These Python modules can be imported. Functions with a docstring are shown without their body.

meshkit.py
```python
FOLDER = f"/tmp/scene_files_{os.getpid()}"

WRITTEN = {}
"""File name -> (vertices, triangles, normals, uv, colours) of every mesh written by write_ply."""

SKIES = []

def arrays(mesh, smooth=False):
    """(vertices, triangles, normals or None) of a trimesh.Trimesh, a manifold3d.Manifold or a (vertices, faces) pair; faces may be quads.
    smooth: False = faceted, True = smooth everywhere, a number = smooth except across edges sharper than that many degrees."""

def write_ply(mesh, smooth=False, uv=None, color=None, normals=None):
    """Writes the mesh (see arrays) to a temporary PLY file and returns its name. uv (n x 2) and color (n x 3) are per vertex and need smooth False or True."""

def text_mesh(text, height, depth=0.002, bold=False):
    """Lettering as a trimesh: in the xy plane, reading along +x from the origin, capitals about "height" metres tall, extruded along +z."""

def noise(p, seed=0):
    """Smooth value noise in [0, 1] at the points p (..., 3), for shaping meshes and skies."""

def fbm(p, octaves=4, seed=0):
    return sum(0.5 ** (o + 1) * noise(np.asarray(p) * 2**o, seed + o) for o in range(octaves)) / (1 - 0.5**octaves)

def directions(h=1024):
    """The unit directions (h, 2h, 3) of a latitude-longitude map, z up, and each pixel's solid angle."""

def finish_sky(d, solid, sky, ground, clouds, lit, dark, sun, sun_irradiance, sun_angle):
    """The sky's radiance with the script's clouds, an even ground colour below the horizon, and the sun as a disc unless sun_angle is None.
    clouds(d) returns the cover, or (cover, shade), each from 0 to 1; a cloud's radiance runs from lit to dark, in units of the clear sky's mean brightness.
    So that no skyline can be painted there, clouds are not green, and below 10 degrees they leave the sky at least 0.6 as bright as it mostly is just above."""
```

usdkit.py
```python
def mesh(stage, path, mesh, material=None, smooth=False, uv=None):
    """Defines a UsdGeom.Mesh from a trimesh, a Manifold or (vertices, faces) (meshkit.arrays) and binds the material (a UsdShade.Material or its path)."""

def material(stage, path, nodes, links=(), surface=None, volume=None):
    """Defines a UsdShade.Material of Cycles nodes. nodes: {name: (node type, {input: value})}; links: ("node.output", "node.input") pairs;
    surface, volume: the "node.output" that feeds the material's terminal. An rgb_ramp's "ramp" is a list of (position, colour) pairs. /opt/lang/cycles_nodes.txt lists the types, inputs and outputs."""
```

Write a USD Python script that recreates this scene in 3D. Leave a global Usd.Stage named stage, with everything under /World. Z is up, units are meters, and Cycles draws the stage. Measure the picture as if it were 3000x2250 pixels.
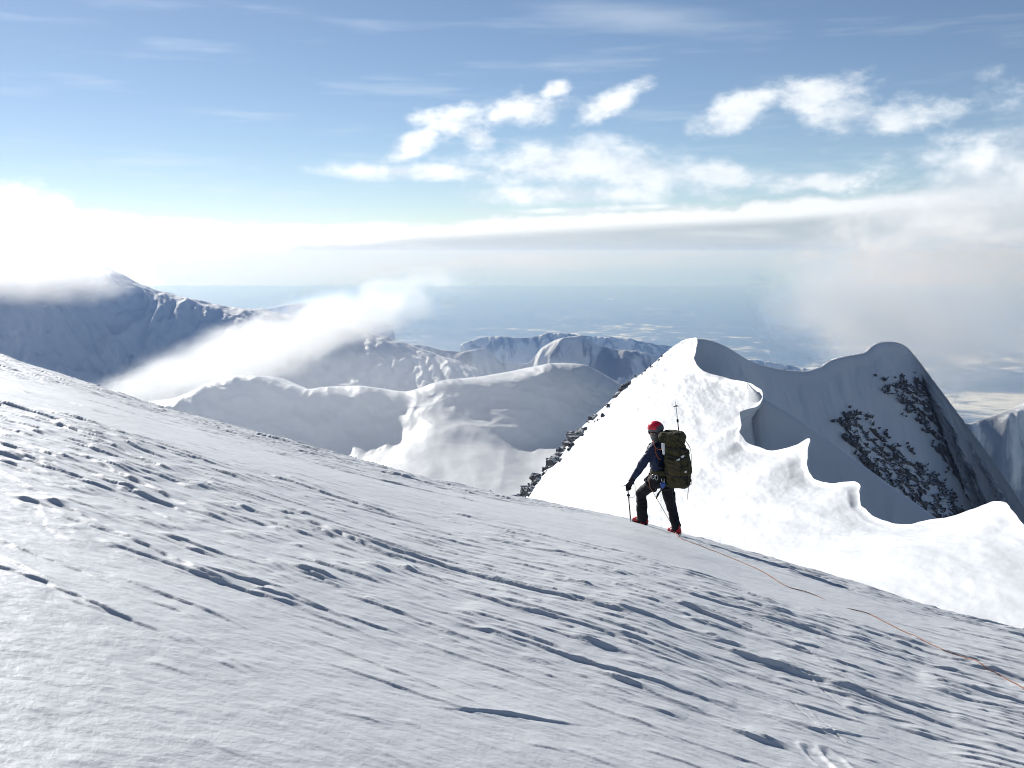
import math, random
import numpy as np, trimesh, manifold3d as m3
import usdkit, meshkit
from pxr import Usd, UsdGeom, UsdLux, UsdShade, Gf
from scipy.ndimage import gaussian_filter1d, maximum_filter1d
from scipy.interpolate import PchipInterpolator, RegularGridInterpolator

stage = Usd.Stage.CreateInMemory()
UsdGeom.SetStageUpAxis(stage, 'Z')
UsdGeom.Xform.Define(stage, '/World')

# ------------------------------------------------------------------ camera
EYE = 1.6
PITCH = math.radians(7.3)
FPX = 3008.0                                   # focal length in pixels of the 3000 px wide photograph
cam = UsdGeom.Camera.Define(stage, '/World/camera')
cam.CreateHorizontalApertureAttr(36.0)
cam.CreateFocalLengthAttr(36.0 * FPX / 3000.0)
cam.CreateClippingRangeAttr((0.05, 400000.0))
cam.AddTranslateOp().Set((0, 0, EYE))
cam.AddRotateXOp().Set(90 - math.degrees(PITCH))
cam.CreateExposureAttr(0.62)

# ------------------------------------------------------------------ sky and sun
SUN_EL, SUN_AZ = math.radians(26), math.radians(-32)     # azimuth from +y (straight ahead) towards +x (right)
SUN = np.array([math.sin(SUN_AZ) * math.cos(SUN_EL), math.cos(SUN_AZ) * math.cos(SUN_EL), math.sin(SUN_EL)])
SKY_STRENGTH = 0.057
sun = UsdLux.DistantLight.Define(stage, '/World/sun')
sun.CreateNormalizeAttr(True); sun.CreateIntensityAttr(1.1); sun.CreateAngleAttr(0.5)
sun.CreateColorAttr((1.0, 0.985, 0.965))
sun.AddRotateZOp().Set(-math.degrees(SUN_AZ)); sun.AddRotateXOp().Set(-(90 - math.degrees(SUN_EL)))


def ray(px, py):
    """World direction through a pixel of the photograph, scaled to y = 1."""
    r, t = (px - 1500) / FPX, (1125 - py) / FPX
    d = np.array([r, math.cos(PITCH) + t * math.sin(PITCH), -math.sin(PITCH) + t * math.cos(PITCH)])
    return d / d[1]


def W(px, py, D):
    """The point seen at that pixel, D metres ahead."""
    return np.array([0, 0, EYE]) + ray(px, py) * D


def azel(px, py):
    d = ray(px, py)
    return math.atan2(d[0], d[1]), math.atan2(d[2], math.hypot(d[0], d[1]))


class Graph:
    """Collects shader nodes; every call returns the name of an output."""
    def __init__(self):
        self.nodes, self.links = {}, []

    def add(self, kind, out, **kw):
        n = f'n{len(self.nodes)}'
        plain = {}
        for k, v in kw.items():
            if isinstance(v, str) and v.startswith('@'):
                self.links.append((v[1:], f'{n}.{k}'))
            else:
                plain[k] = v
        self.nodes[n] = (kind, plain)
        return f'@{n}.{out}'

    def m(self, op, a, b=0.0, c=0.0, clamp=False):
        return self.add('math', 'value', math_type=op, value1=a, value2=b, value3=c, use_clamp=clamp)

    def step(self, x, lo, hi):
        return self.add('map_range', 'result', range_type='smoothstep', value=x, from_min=lo, from_max=hi, to_min=0.0, to_max=1.0, clamp=True)

    def lin(self, x, lo, hi, a=0.0, b=1.0):
        return self.add('map_range', 'result', range_type='linear', value=x, from_min=lo, from_max=hi, to_min=a, to_max=b, clamp=True)

    def mix(self, fac, a, b):
        return self.add('mix_color', 'result', fac=fac, a=a, b=b)

    def make(self, path, surface=None, volume=None):
        return usdkit.material(stage, path, self.nodes, self.links, surface=surface and surface[1:], volume=volume and volume[1:])


def sky_material():
    g = Graph()
    sky = g.add('sky_texture', 'color', sky_type='single_scattering', sun_disc=False, sun_elevation=SUN_EL, sun_rotation=SUN_AZ,
                altitude=3500.0, air_density=1.0, aerosol_density=0.8, ozone_density=1.2)
    d = g.add('texture_coordinate', 'generated')
    sx, sy, sz = (g.add('separate_xyz', k, vector=d) for k in 'xyz')
    az = g.m('arctan2', sx, sy)
    el = g.m('arcsine', sz)
    # cloud texture: directions stretched so that the puffs are wider than tall
    q = g.add('combine_xyz', 'vector', x=az, y=el, z=0.0)
    n1 = g.add('noise_texture', 'fac', vector=g.add('mapping', 'vector', vector=q, scale=(1, 1.7, 1)), scale=17.0, detail=5.0, roughness=0.6)
    n3 = g.add('noise_texture', 'fac', vector=g.add('mapping', 'vector', vector=q, scale=(0.35, 3.2, 1)), scale=14.0, detail=3.0, roughness=0.6)

    def blob(px, py, rx, ry, tilt=0.0, w=1.0):
        a0, e0 = azel(px, py)
        m = g.add('mapping', 'vector', mapping_type='texture', vector=q, location=(a0, e0, 0), rotation=(0, 0, math.atan(tilt)), scale=(rx / FPX * w ** 0.3, ry / FPX * w ** 0.3, 1))
        return g.add('vector_math', 'value', math_type='length', vector1=m)

    def union(items):
        f = items[0]
        for x in items[1:]:
            f = g.m('smoothmin', f, x, 0.12)
        return g.m('subtract', 1.0, f)
    # the fair-weather cumulus of the photograph
    cumulus = union([
        blob(1210, 425, 130, 38, 0.62), blob(1330, 355, 110, 52, 0.05), blob(1400, 400, 80, 40, -0.5),
        blob(1560, 320, 130, 55, -0.05), blob(1620, 265, 70, 30, 0.6), blob(1490, 310, 90, 40, 0.5),
        blob(1790, 300, 130, 38, 0.42),
        blob(2170, 320, 190, 50, 0.36), blob(2390, 275, 160, 70, 0.0), blob(2480, 330, 160, 68, -0.1), blob(2620, 340, 170, 58, 0.12), blob(2770, 325, 90, 42, -0.05),
        blob(2400, 535, 150, 36, 0.0, 0.8)])
    shelf = union([blob(1230, 505, 330, 26, -0.02), blob(1650, 480, 320, 70, 0.05), blob(1850, 500, 300, 72, -0.16), blob(2080, 515, 190, 46, -0.02),
                   blob(1650, 570, 380, 40, 0.0, 0.6), blob(1750, 612, 330, 12, 0.03, 0.6)])
    c1 = g.step(g.m('multiply_add', g.m('subtract', n1, 0.5), 2.5, cumulus), -0.12, 0.8)
    c2 = g.step(g.m('multiply_add', g.m('subtract', n1, 0.5), 2.0, shelf), -0.25, 0.75)
    cum = g.m('maximum', g.m('multiply', c1, 0.95), g.m('multiply', c2, 0.85))
    # thin high veil everywhere, a little denser low down
    veil = g.m('multiply', g.step(n3, 0.5, 0.8), g.lin(el, 0.02, 0.35, 0.45, 0.06))
    streak = union([blob(1880, 55, 420, 60, -0.1)])
    veil = g.m('maximum', veil, g.m('multiply', g.step(g.m('multiply_add', g.m('subtract', n3, 0.5), 1.5, streak), 0.0, 1.0), 0.32))
    # long lens-shaped stratus band with a bright crest; below it a grey sheet down to the horizon
    a0, e0 = azel(1500, 652)
    a1, e1 = azel(2700, 582)
    slope = (e1 - e0) / (a1 - a0)
    rise = g.m('multiply', g.m('sine', g.m('multiply', g.m('subtract', az, a0), 0.55)), slope / 0.55)
    wob = g.m('multiply', g.m('subtract', n3, 0.5), 0.008)
    top = g.m('add', g.m('add', rise, e0), wob)
    over = g.m('subtract', el, top)                       # height over the middle of the band
    ragged = g.m('multiply_add', g.m('subtract', n1, 0.5), 0.028, over)
    up = g.m('subtract', 1.0, g.step(ragged, 0.0, 0.008))
    crest = g.m('multiply', up, g.step(over, -0.016, -0.004))
    sheet = g.m('multiply', up, 0.93)
    # heap of bright cloud towards the sun
    stack = union([blob(2950, 560, 330, 200, 0.45), blob(2720, 720, 300, 170, 0.5), blob(3250, 420, 420, 260, 0.3), blob(3300, 700, 700, 300, 0.0)])
    st = g.step(g.m('multiply_add', g.m('subtract', n1, 0.5), 2.2, stack), -0.15, 0.95)
    heap = union([blob(120, 690, 700, 75, -0.02), blob(60, 660, 330, 60, -0.05), blob(350, 690, 330, 52, -0.08), blob(-350, 600, 420, 110, 0.0), blob(800, 690, 420, 34, 0.02)])
    hp = g.step(g.m('multiply_add', g.m('subtract', n1, 0.5), 1.1, heap), -0.05, 0.5)
    # brightness: forward scattering makes clouds brighter towards the sun
    sd = g.add('vector_math', 'value', math_type='dot_product', vector1=d, vector2=tuple(SUN))
    glow = g.m('power', g.m('maximum', sd, 0.0), 5.0)
    k = 0.9 / SKY_STRENGTH
    lit = g.mix(g.m('multiply_add', glow, 1.0, 0.0), tuple(np.array([0.66, 0.70, 0.74]) * k), tuple(np.array([1.15, 1.15, 1.13]) * k))
    soft = g.mix(g.m('multiply', n1, 0.8), tuple(np.array([0.45, 0.53, 0.62]) * k), lit)
    cumcol = g.mix(g.step(n1, 0.36, 0.62), soft, lit)
    grey = g.mix(glow, tuple(np.array([0.33, 0.385, 0.43]) * k), tuple(np.array([0.74, 0.76, 0.77]) * k))
    grey = g.mix(g.m('multiply', g.step(n3, 0.45, 0.7), 0.35), grey, lit)
    out = g.mix(veil, sky, soft)
    out = g.mix(cum, out, cumcol)
    out = g.mix(sheet, out, grey)
    # down at the horizon the sheet dissolves into blue distance
    low = g.m('subtract', 1.0, g.step(g.m('multiply_add', az, -0.05, g.m('multiply_add', g.m('subtract', n3, 0.5), 0.02, el)), -0.044, 0.0))
    dist = g.mix(g.lin(glow, 0.0, 0.6), tuple(np.array([0.10, 0.19, 0.44]) * k), tuple(np.array([0.24, 0.33, 0.55]) * k))
    out = g.mix(low, out, dist)
    out = g.mix(hp, out, g.mix(glow, lit, tuple(np.array([1.25, 1.24, 1.2]) * k)))
    out = g.mix(crest, out, lit)
    out = g.mix(g.m('multiply', st, 0.85), out, g.mix(g.step(n1, 0.35, 0.65), soft, tuple(np.array([0.86, 0.88, 0.90]) * k)))
    b = g.add('background_shader', 'background', color=out, strength=SKY_STRENGTH)
    return g.make('/World/Looks/sky', surface=b)


dome = UsdLux.DomeLight.Define(stage, '/World/sky')
UsdShade.MaterialBindingAPI.Apply(dome.GetPrim()).Bind(sky_material())
dome.GetPrim().SetCustomDataByKey('kind', 'structure')

# ------------------------------------------------------------------ helpers
_names = {}


def numbered(parent, name):
    k = (parent, name)
    n = _names.get(k, 0)
    _names[k] = n + 1
    return name if n == 0 else f'{name}_{n:03d}'


def tag(prim, label=None, category=None, group=None, kind=None):
    for k, v in (('label', label), ('category', category), ('group', group), ('kind', kind)):
        if v:
            prim.SetCustomDataByKey(k, v)
    return prim


def obj(name, mesh, mat, parent='/World', smooth=True, **kw):
    parent = str(parent.GetPath()) if not isinstance(parent, str) else parent
    p = usdkit.mesh(stage, f'{parent}/{numbered(parent, name)}', mesh, mat, smooth=smooth).GetPrim()
    return tag(p, **kw)


def thing(name, label, category, group=None):
    p = UsdGeom.Xform.Define(stage, '/World/' + numbered('/World', name)).GetPrim()
    return tag(p, label, category, group)


_rs = np.random.RandomState(7)
_perm = np.concatenate([_rs.permutation(512)] * 2)
_ga = _rs.rand(512) * 2 * np.pi
_gx, _gy = np.cos(_ga), np.sin(_ga)


def pn(x, y, seed=0):
    """Gradient noise of two coordinates, about -0.7 .. 0.7."""
    x = np.asarray(x, float) + seed * 17.31; y = np.asarray(y, float) + seed * 9.77
    xi, yi = np.floor(x).astype(np.int64), np.floor(y).astype(np.int64)
    fx, fy = x - xi, y - yi
    u, v = fx**3 * (fx * (fx * 6 - 15) + 10), fy**3 * (fy * (fy * 6 - 15) + 10)

    def corner(a, b):
        h = _perm[(_perm[(xi + a) & 511] + yi + b) & 511]
        return _gx[h] * (fx - a) + _gy[h] * (fy - b)
    a = corner(0, 0); a = a + u * (corner(1, 0) - a)
    b = corner(0, 1); b = b + u * (corner(1, 1) - b)
    return a + v * (b - a)


def fb(x, y, octaves=4, seed=0, gain=0.5, lac=2.03):
    out, amp = 0, 1.0
    for o in range(octaves):
        out = out + amp * pn(x, y, seed + o * 3)
        x, y, amp = x * lac, y * lac, amp * gain
    return out


def ridged(x, y, octaves=4, seed=0, gain=0.5):
    out, amp, tot = 0, 1.0, 0
    for o in range(octaves):
        out = out + amp * (1 - np.abs(pn(x, y, seed + o * 3)) * 2.2)
        tot += amp
        x, y, amp = x * 2.05, y * 2.05, amp * gain
    return out / tot


def sm(x, lo, hi):
    t = np.clip((x - lo) / (hi - lo), 0, 1)
    return t * t * (3 - 2 * t)


def grid_faces(nr, nc):
    i, j = np.meshgrid(np.arange(nr - 1), np.arange(nc - 1), indexing='ij')
    a = i * nc + j
    return np.concatenate([np.stack([a, a + 1, a + nc + 1], -1).reshape(-1, 3), np.stack([a, a + nc + 1, a + nc], -1).reshape(-1, 3)])


def grid_normals(P):
    du, dv = np.gradient(P, axis=1), np.gradient(P, axis=0)
    n = np.cross(du, dv)
    n /= np.linalg.norm(n, axis=2, keepdims=True) + 1e-12
    return n


def resample(pts, n, k=None):
    pts = np.asarray(pts, float)
    s = np.concatenate([[0], np.cumsum(np.linalg.norm(np.diff(pts, axis=0), axis=1))]); s /= s[-1]
    return PchipInterpolator(s, pts)(np.linspace(0, 1, n) if k is None else k)


def loft(rows, nu, nv, at=None):
    """Grid (nv, nu, 3) through rows of points, top row first, seen face towards the camera."""
    R = np.stack([resample(r, nu) for r in rows])
    t = np.linspace(0, 1, len(rows)) if at is None else np.asarray(at)
    return PchipInterpolator(t, R, axis=0)(np.linspace(0, 1, nv))


def params(P):
    nv, nu = P.shape[:2]
    return np.meshgrid(np.linspace(0, 1, nv), np.linspace(0, 1, nu), indexing='ij')


def sheet_mesh(P, flip=False):
    f = grid_faces(*P.shape[:2])
    return P.reshape(-1, 3), f[:, ::-1] if flip else f


# ------------------------------------------------------------------ materials
def snow_material(path, color=(0.575, 0.584, 0.588), scale=30.0, strength=0.25, dist=0.01, rough=0.55, sparkle=False):
    g = Graph()
    pos = g.add('geometry', 'position')
    n = g.add('noise_texture', 'fac', vector=pos, scale=scale, detail=4.0, roughness=0.65)
    big = g.add('noise_texture', 'fac', vector=pos, scale=scale * 0.04, detail=3.0)
    c = g.mix(big, tuple(np.array(color) * 0.965), tuple(np.minimum(np.array(color) * 1.03, 0.93)))
    bump = g.add('bump', 'normal', height=n, strength=strength, distance=dist)
    p = g.add('principled_bsdf', 'BSDF', base_color=c, roughness=rough, specular_ior_level=0.25, normal=bump)
    return g.make(path, surface=p)


def rock_material(path, dark=(0.045, 0.043, 0.042), light=(0.19, 0.18, 0.175), scale=1.0, snow=0.35):
    g = Graph()
    pos = g.add('geometry', 'position')
    n = g.add('noise_texture', 'fac', vector=pos, scale=scale, detail=5.0, roughness=0.7)
    f = g.add('noise_texture', 'fac', vector=pos, scale=scale * 2.7, detail=4.0, roughness=0.7)
    c = g.add('rgb_ramp', 'color', fac=n, ramp=[(0.3, dark), (0.55, tuple((np.array(dark) + light) / 2)), (0.75, light)])
    nz = g.add('separate_xyz', 'z', vector=g.add('geometry', 'normal'))
    lies = g.step(g.m('multiply_add', g.m('subtract', f, 0.5), 1.4, nz), 1.0 - snow, 1.0 - snow + 0.12)   # snow lodged on the flatter ledges
    c = g.mix(lies, c, (0.59, 0.60, 0.61))
    bump = g.add('bump', 'normal', height=n, strength=0.7, distance=0.3 / scale)
    p = g.add('principled_bsdf', 'BSDF', base_color=c, roughness=0.85, specular_ior_level=0.2, normal=bump)
    return g.make(path, surface=p)


def mixed_slope_material(path, scale, amount, dark=(0.19, 0.20, 0.215), stretch=(1, 1, 0.35), steep=0.0):
    """far mountain side: bare rock ribs between snow gullies"""
    g = Graph()
    pos = g.add('geometry', 'position')
    q = g.add('mapping', 'vector', vector=pos, scale=stretch)
    n = g.add('noise_texture', 'fac', vector=q, scale=scale, detail=8.0, roughness=0.62, distortion=0.6)
    nz = g.add('separate_xyz', 'z', vector=g.add('geometry', 'normal'))
    v = g.m('multiply_add', nz, -steep, n)
    r = g.step(v, 1 - amount - steep * 0.7, 1 - amount - steep * 0.7 + 0.1)
    c = g.mix(r, (0.59, 0.60, 0.61), dark)
    p = g.add('principled_bsdf', 'BSDF', base_color=c, roughness=0.8, specular_ior_level=0.15)
    return g.make(path, surface=p)


def plain_cloth(path, color, rough=0.8, scale=60.0, var=0.35, bump=0.3, spec=0.25, metallic=0.0):
    g = Graph()
    pos = g.add('geometry', 'position')
    n = g.add('noise_texture', 'fac', vector=pos, scale=scale, detail=5.0)
    big = g.add('noise_texture', 'fac', vector=pos, scale=scale * 0.12, detail=3.0)
    c = g.mix(big, tuple(np.array(color) * (1 - var)), tuple(np.minimum(np.array(color) * (1 + var), 1)))
    b = g.add('bump', 'normal', height=n, strength=bump, distance=0.004)
    p = g.add('principled_bsdf', 'BSDF', base_color=c, roughness=rough, specular_ior_level=spec, metallic=metallic, normal=b)
    return g.make(path, surface=p)


L = '/World/Looks/'
M_SNOW_NEAR = snow_material(L + 'near_snow', scale=45.0, strength=0.35, dist=0.010, sparkle=True)
M_SNOW_RIDGE = snow_material(L + 'ridge_snow', scale=1.0, strength=0.22, dist=0.25)
M_SNOW_FAR = snow_material(L + 'far_snow', scale=0.05, strength=0.2, dist=3.0)
M_ROCK = rock_material(L + 'rock', scale=0.9)
M_ROCK_FACE = rock_material(L + 'face_rock', scale=0.55, snow=0.52)

# ------------------------------------------------------------------ foreground slope
SIL = [(-1500, 640), (-700, 850), (-300, 958), (0, 1047), (250, 1122), (500, 1200), (750, 1268), (1000, 1335), (1250, 1400), (1500, 1455), (1700, 1495), (1873, 1533),
       (1980, 1563), (2200, 1630), (2500, 1712), (2750, 1785), (3000, 1848), (3400, 1950), (4200, 2150)]
_s = np.array([ray(*p) for p in SIL])
_A, _B = np.polyfit(_s[3:17, 0], _s[3:17, 2], 1)
_res = PchipInterpolator(_s[:, 0], _s[:, 2] - (_A * _s[:, 0] + _B))


def crest_distance(x):
    return 17.7 - 0.3 * (np.clip(x, -14, 12) - 2.5)


def ground_base(x, y):
    yy = np.maximum(y, 0.5)
    u = np.clip(x / yy, -1.2, 1.3)
    res = _res(u) * y * sm(y, 3.0, 9.0)
    s = np.maximum(y / crest_distance(x), -0.3)
    drop = np.where(s < 1, 2.0 * (1 - s) ** 2, 3.5 * (s - 1) ** 2 + 9.0 * np.maximum(s - 1.45, 0) ** 1.6)
    return EYE + _A * x + _B * y + res - drop


def saw(phase, sharp):
    """0..1: a steep step up, then a long gentle fall"""
    f = phase - np.floor(phase)
    return np.where(f < sharp, sm(f, 0, sharp), 1 - (f - sharp) / (1 - sharp))


def carving(x, y):
    fade = sm(y + 0.12 * x, 3.8, 7.2)                                  # the slope right under the photographer is smooth
    return sm(fb(x * 0.13 + 5.2, y * 0.17, 3, 11), -0.55, 0.10) * (0.12 + 0.88 * fade), fade


def wind_scarps(X, Y, rad, ang, n=17000):
    """Sastrugi: thousands of short ragged lips with a steep side towards us and a long tail behind, laid along the wind."""
    rng = np.random.RandomState(5)
    Z = np.zeros_like(X)
    for k in range(-len(STREAKS), n):
        cx, cy = rng.uniform(-14, 12), rng.uniform(3.2, 20.5)
        Ls = float(np.clip(rng.lognormal(math.log(0.32), 0.75), 0.12, 3.4))
        wob, tone, side, ph = rng.normal(0, 0.14), rng.uniform(0.4, 1.6), rng.uniform(0.15, 0.85), rng.uniform(0, 500)
        gate = rng.uniform()
        if k < 0:                                           # the large streaks of the photograph
            x0, y0, x1, y1, big = STREAKS[k]
            e0, e1 = hit(x0, y0), hit(x1, y1)
            cx, cy = (e0[0] + e1[0]) / 2, (e0[1] + e1[1]) / 2
            Ls, gate, wob = float(np.hypot(*(e1 - e0)[:2])) * 1.1, 0.0, 0.04
        a = float(carving(np.array(cx), np.array(cy))[0])
        if gate > a ** 1.3 or abs(cx) > cy * 0.85 + 1.5:
            continue
        th = -0.17 + wob + 0.35 * float(pn(np.array(cx * 0.11), np.array(cy * 0.13), 44)) - 0.012 * cx
        A = 0.0148 * (Ls / 0.36) ** 0.36 * tone * (0.45 + 0.55 * a)
        if k < 0:
            th, A = math.atan2(e1[1] - e0[1], e1[0] - e0[0]), big * 0.68
        tail = (0.05 + 1.5 * A) * rng.uniform(0.7, 2.2)
        w = 0.006 + 0.16 * A
        reach = Ls * 0.5 + 0.15
        r, t = math.hypot(cx, cy), math.degrees(math.atan2(cx, cy))
        dr = reach * 0.55 + tail * 3 + 0.15; da = math.degrees((reach + 0.2) / max(r, 1))
        i0, i1 = np.searchsorted(rad, [r - dr, r + dr]); j0, j1 = np.searchsorted(ang, [t - da, t + da])
        if i1 - i0 < 2 or j1 - j0 < 2:
            continue
        x, y = X[i0:i1, j0:j1] - cx, Y[i0:i1, j0:j1] - cy
        p, q = x * math.cos(th) + y * math.sin(th), -x * math.sin(th) + y * math.cos(th)
        u = p / Ls + 0.5
        lens = np.clip(u, 0, 1) ** (0.8 + side) * np.clip(1 - u, 0, 1) ** (1.8 - side) * 4.0 * (1 + 0.5 * pn(p * 5 / math.sqrt(Ls) + ph, 0 * p + 3, 15))
        jag = 0.035 * math.sqrt(Ls) * (pn(p * 2.2 / math.sqrt(Ls) + ph, 0 * p + ph, 7) + 0.55 * pn(p * 8 + ph, q * 2 + ph, 9)) + 0.10 * Ls * (u - 0.5) ** 2 * np.sign(wob)
        d = q - jag
        Z[i0:i1, j0:j1] += A * lens * sm(d, -w, w) * np.exp(-np.maximum(d, 0) / tail)
    return Z


STREAKS = [(0, 1062, 520, 1216, .06), (430, 1190, 1030, 1354, .06), (930, 1335, 1500, 1468, .045), (1900, 1735, 2320, 1888, .07), (1640, 1634, 1817, 1695, .04), (1250, 2068, 1708, 2116, .035), (1722, 1940, 2006, 2047, .04),
           (868, 1668, 1030, 1715, .04), (395, 1385, 625, 1446, .035), (313, 1489, 498, 1552, .035), (540, 1661, 690, 1713, .04), (700, 1706, 850, 1757, .04), (853, 1660, 1020, 1716, .04), (820, 1396, 990, 1456, .045), (207, 1292, 340, 1330, .035),
           (959, 1786, 1175, 1850, .04), (530, 1256, 705, 1309, .035), (0, 1128, 88, 1164, .05), (2139, 1722, 2310, 1780, .05), (2318, 1776, 2460, 1820, .04), (2455, 1856, 2640, 1906, .045), (1900, 1647, 2180, 1715, .035), (2640, 1906, 2780, 1950, .035),
           (2075, 2085, 2296, 2172, .05), (1850, 2035, 2000, 2090, .04), (2360, 2115, 2600, 2147, .025), (190, 1180, 290, 1215, .045), (1480, 1700, 1700, 1762, .04), (1150, 1560, 1330, 1618, .035), (1380, 1830, 1590, 1900, .035), (60, 1235, 210, 1275, .03), (2560, 1800, 2800, 1872, .03), (2200, 1930, 2420, 1990, .03)]


def ground_detail(x, y):
    ca, sa = math.cos(-0.20), math.sin(-0.20)
    bend = 0.10 * fb(x * 0.16, y * 0.16, 2, 41)
    p, q = x * ca + y * sa, -x * sa + y * ca
    q = q + bend * 4.0
    h = 0.085 * fb(p * 0.14, q * 0.30, 2, 1) + 0.010 * fb(p * 0.5, q * 1.1, 2, 5)
    # where the wind has carved the crust
    carve, fade = carving(x, y)
    for lam, length, amp, sharp, lo, hi, sd in ((0.95, 3.4, 0.009, 0.12, 0.02, 0.20, 21), (0.34, 1.3, 0.005, 0.14, -0.05, 0.16, 27)):
        wp = fb(p / length, q / (lam * 2.2), 3, sd)
        gate = sm(fb(p / (length * 0.7), q / (lam * 1.2), 2, sd + 70), lo, hi)
        h = h + amp * saw(q / lam + wp * 1.5, sharp) * gate * carve
    h = h + 0.0035 * fb(p * 9, q * 16, 3, 51) + 0.006 * fb(p * 2.6, q * 4.4, 3, 55)
    return h


def prints(x, y):
    """two old ski or boot tracks that climb the slope in the lower right of the view"""
    h = np.zeros_like(x)
    for path in TRACKS:
        for (cx, cy, ang, ln, wd, dp) in path:
            m = (np.abs(x - cx) < 0.5) & (np.abs(y - cy) < 0.5)
            if not m.any():
                continue
            dx, dy = x[m] - cx, y[m] - cy
            a, b = dx * math.cos(ang) + dy * math.sin(ang), -dx * math.sin(ang) + dy * math.cos(ang)
            r = np.sqrt((a / ln) ** 2 + (b / wd) ** 2) + 0.22 * pn(x[m] * 13, y[m] * 13, 91)
            h[m] += -dp * (1 - sm(r, 0.65, 1.0)) + 0.65 * dp * np.exp(-((r - 1.22) / 0.2) ** 2)
    return h


def hit(px, py, f=None):
    """where the sight line through a pixel meets the foreground slope"""
    d = ray(px, py)
    t = np.linspace(2.0, 18.5, 6500 if f is None else 2400)
    P = np.array([0, 0, EYE]) + d * t[:, None]
    g = (f or ground_base)(P[:, 0], P[:, 1])
    k = np.nonzero(P[:, 2] < g)[0]
    return P[k[0]] if len(k) else P[-1]


TRACKS = []
for pts, ln, wd, dp in (([(2400, 2200)], 0.17, 0.055, 0.010), ([(2456, 2208)], 0.17, 0.055, 0.010), ([(2351, 2065), (2350, 1960), (2352, 1890)], 0.26, 0.012, 0.005), ([(2440, 2120), (2441, 2030), (2438, 1950), (2430, 1890)], 0.26, 0.012, 0.006)):
    path = []
    for (px, py) in pts:
        c = hit(px, py)
        path.append((c[0], c[1], 1.72, ln, wd, dp))
    TRACKS.append(path)


def ground(x, y):
    s = y / crest_distance(x)
    foot_ = np.exp(-((x - 2.2) / 1.0) ** 2 - ((y - 16.0) / 1.6) ** 2)
    quiet = 1 - 0.9 * foot_            # trodden flat under the climber
    return ground_base(x, y) + (ground_detail(x, y) + prints(x, y)) * (1 - 0.75 * sm(s, 1.02, 1.5)) * quiet + 0.018 * foot_


ang = np.concatenate([np.linspace(-180, -42, 36, endpoint=False), np.linspace(-42, -34, 40, endpoint=False), np.linspace(-34, 34, 860), np.linspace(34, 42, 40)[1:], np.linspace(42, 180, 36)[1:]])
rad = np.concatenate([[0.05], np.geomspace(0.4, 3.2, 40, endpoint=False), np.geomspace(3.2, 23, 1050, endpoint=False), np.geomspace(23, 75, 50)])
A_, R_ = np.meshgrid(np.radians(ang), rad)
X_, Y_ = R_ * np.sin(A_), R_ * np.cos(A_)
SC_ = wind_scarps(X_, Y_, rad, ang)
SC_ *= 1 - 0.9 * np.exp(-((X_ - 2.2) / 1.0) ** 2 - ((Y_ - 16.0) / 1.6) ** 2)
Z_ = ground(X_, Y_) + SC_
obj('snow_slope', sheet_mesh(np.stack([X_, Y_, Z_], -1), flip=True), M_SNOW_NEAR, kind='structure',
    label='wind carved snow slope in the foreground falling away to the right')

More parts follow.
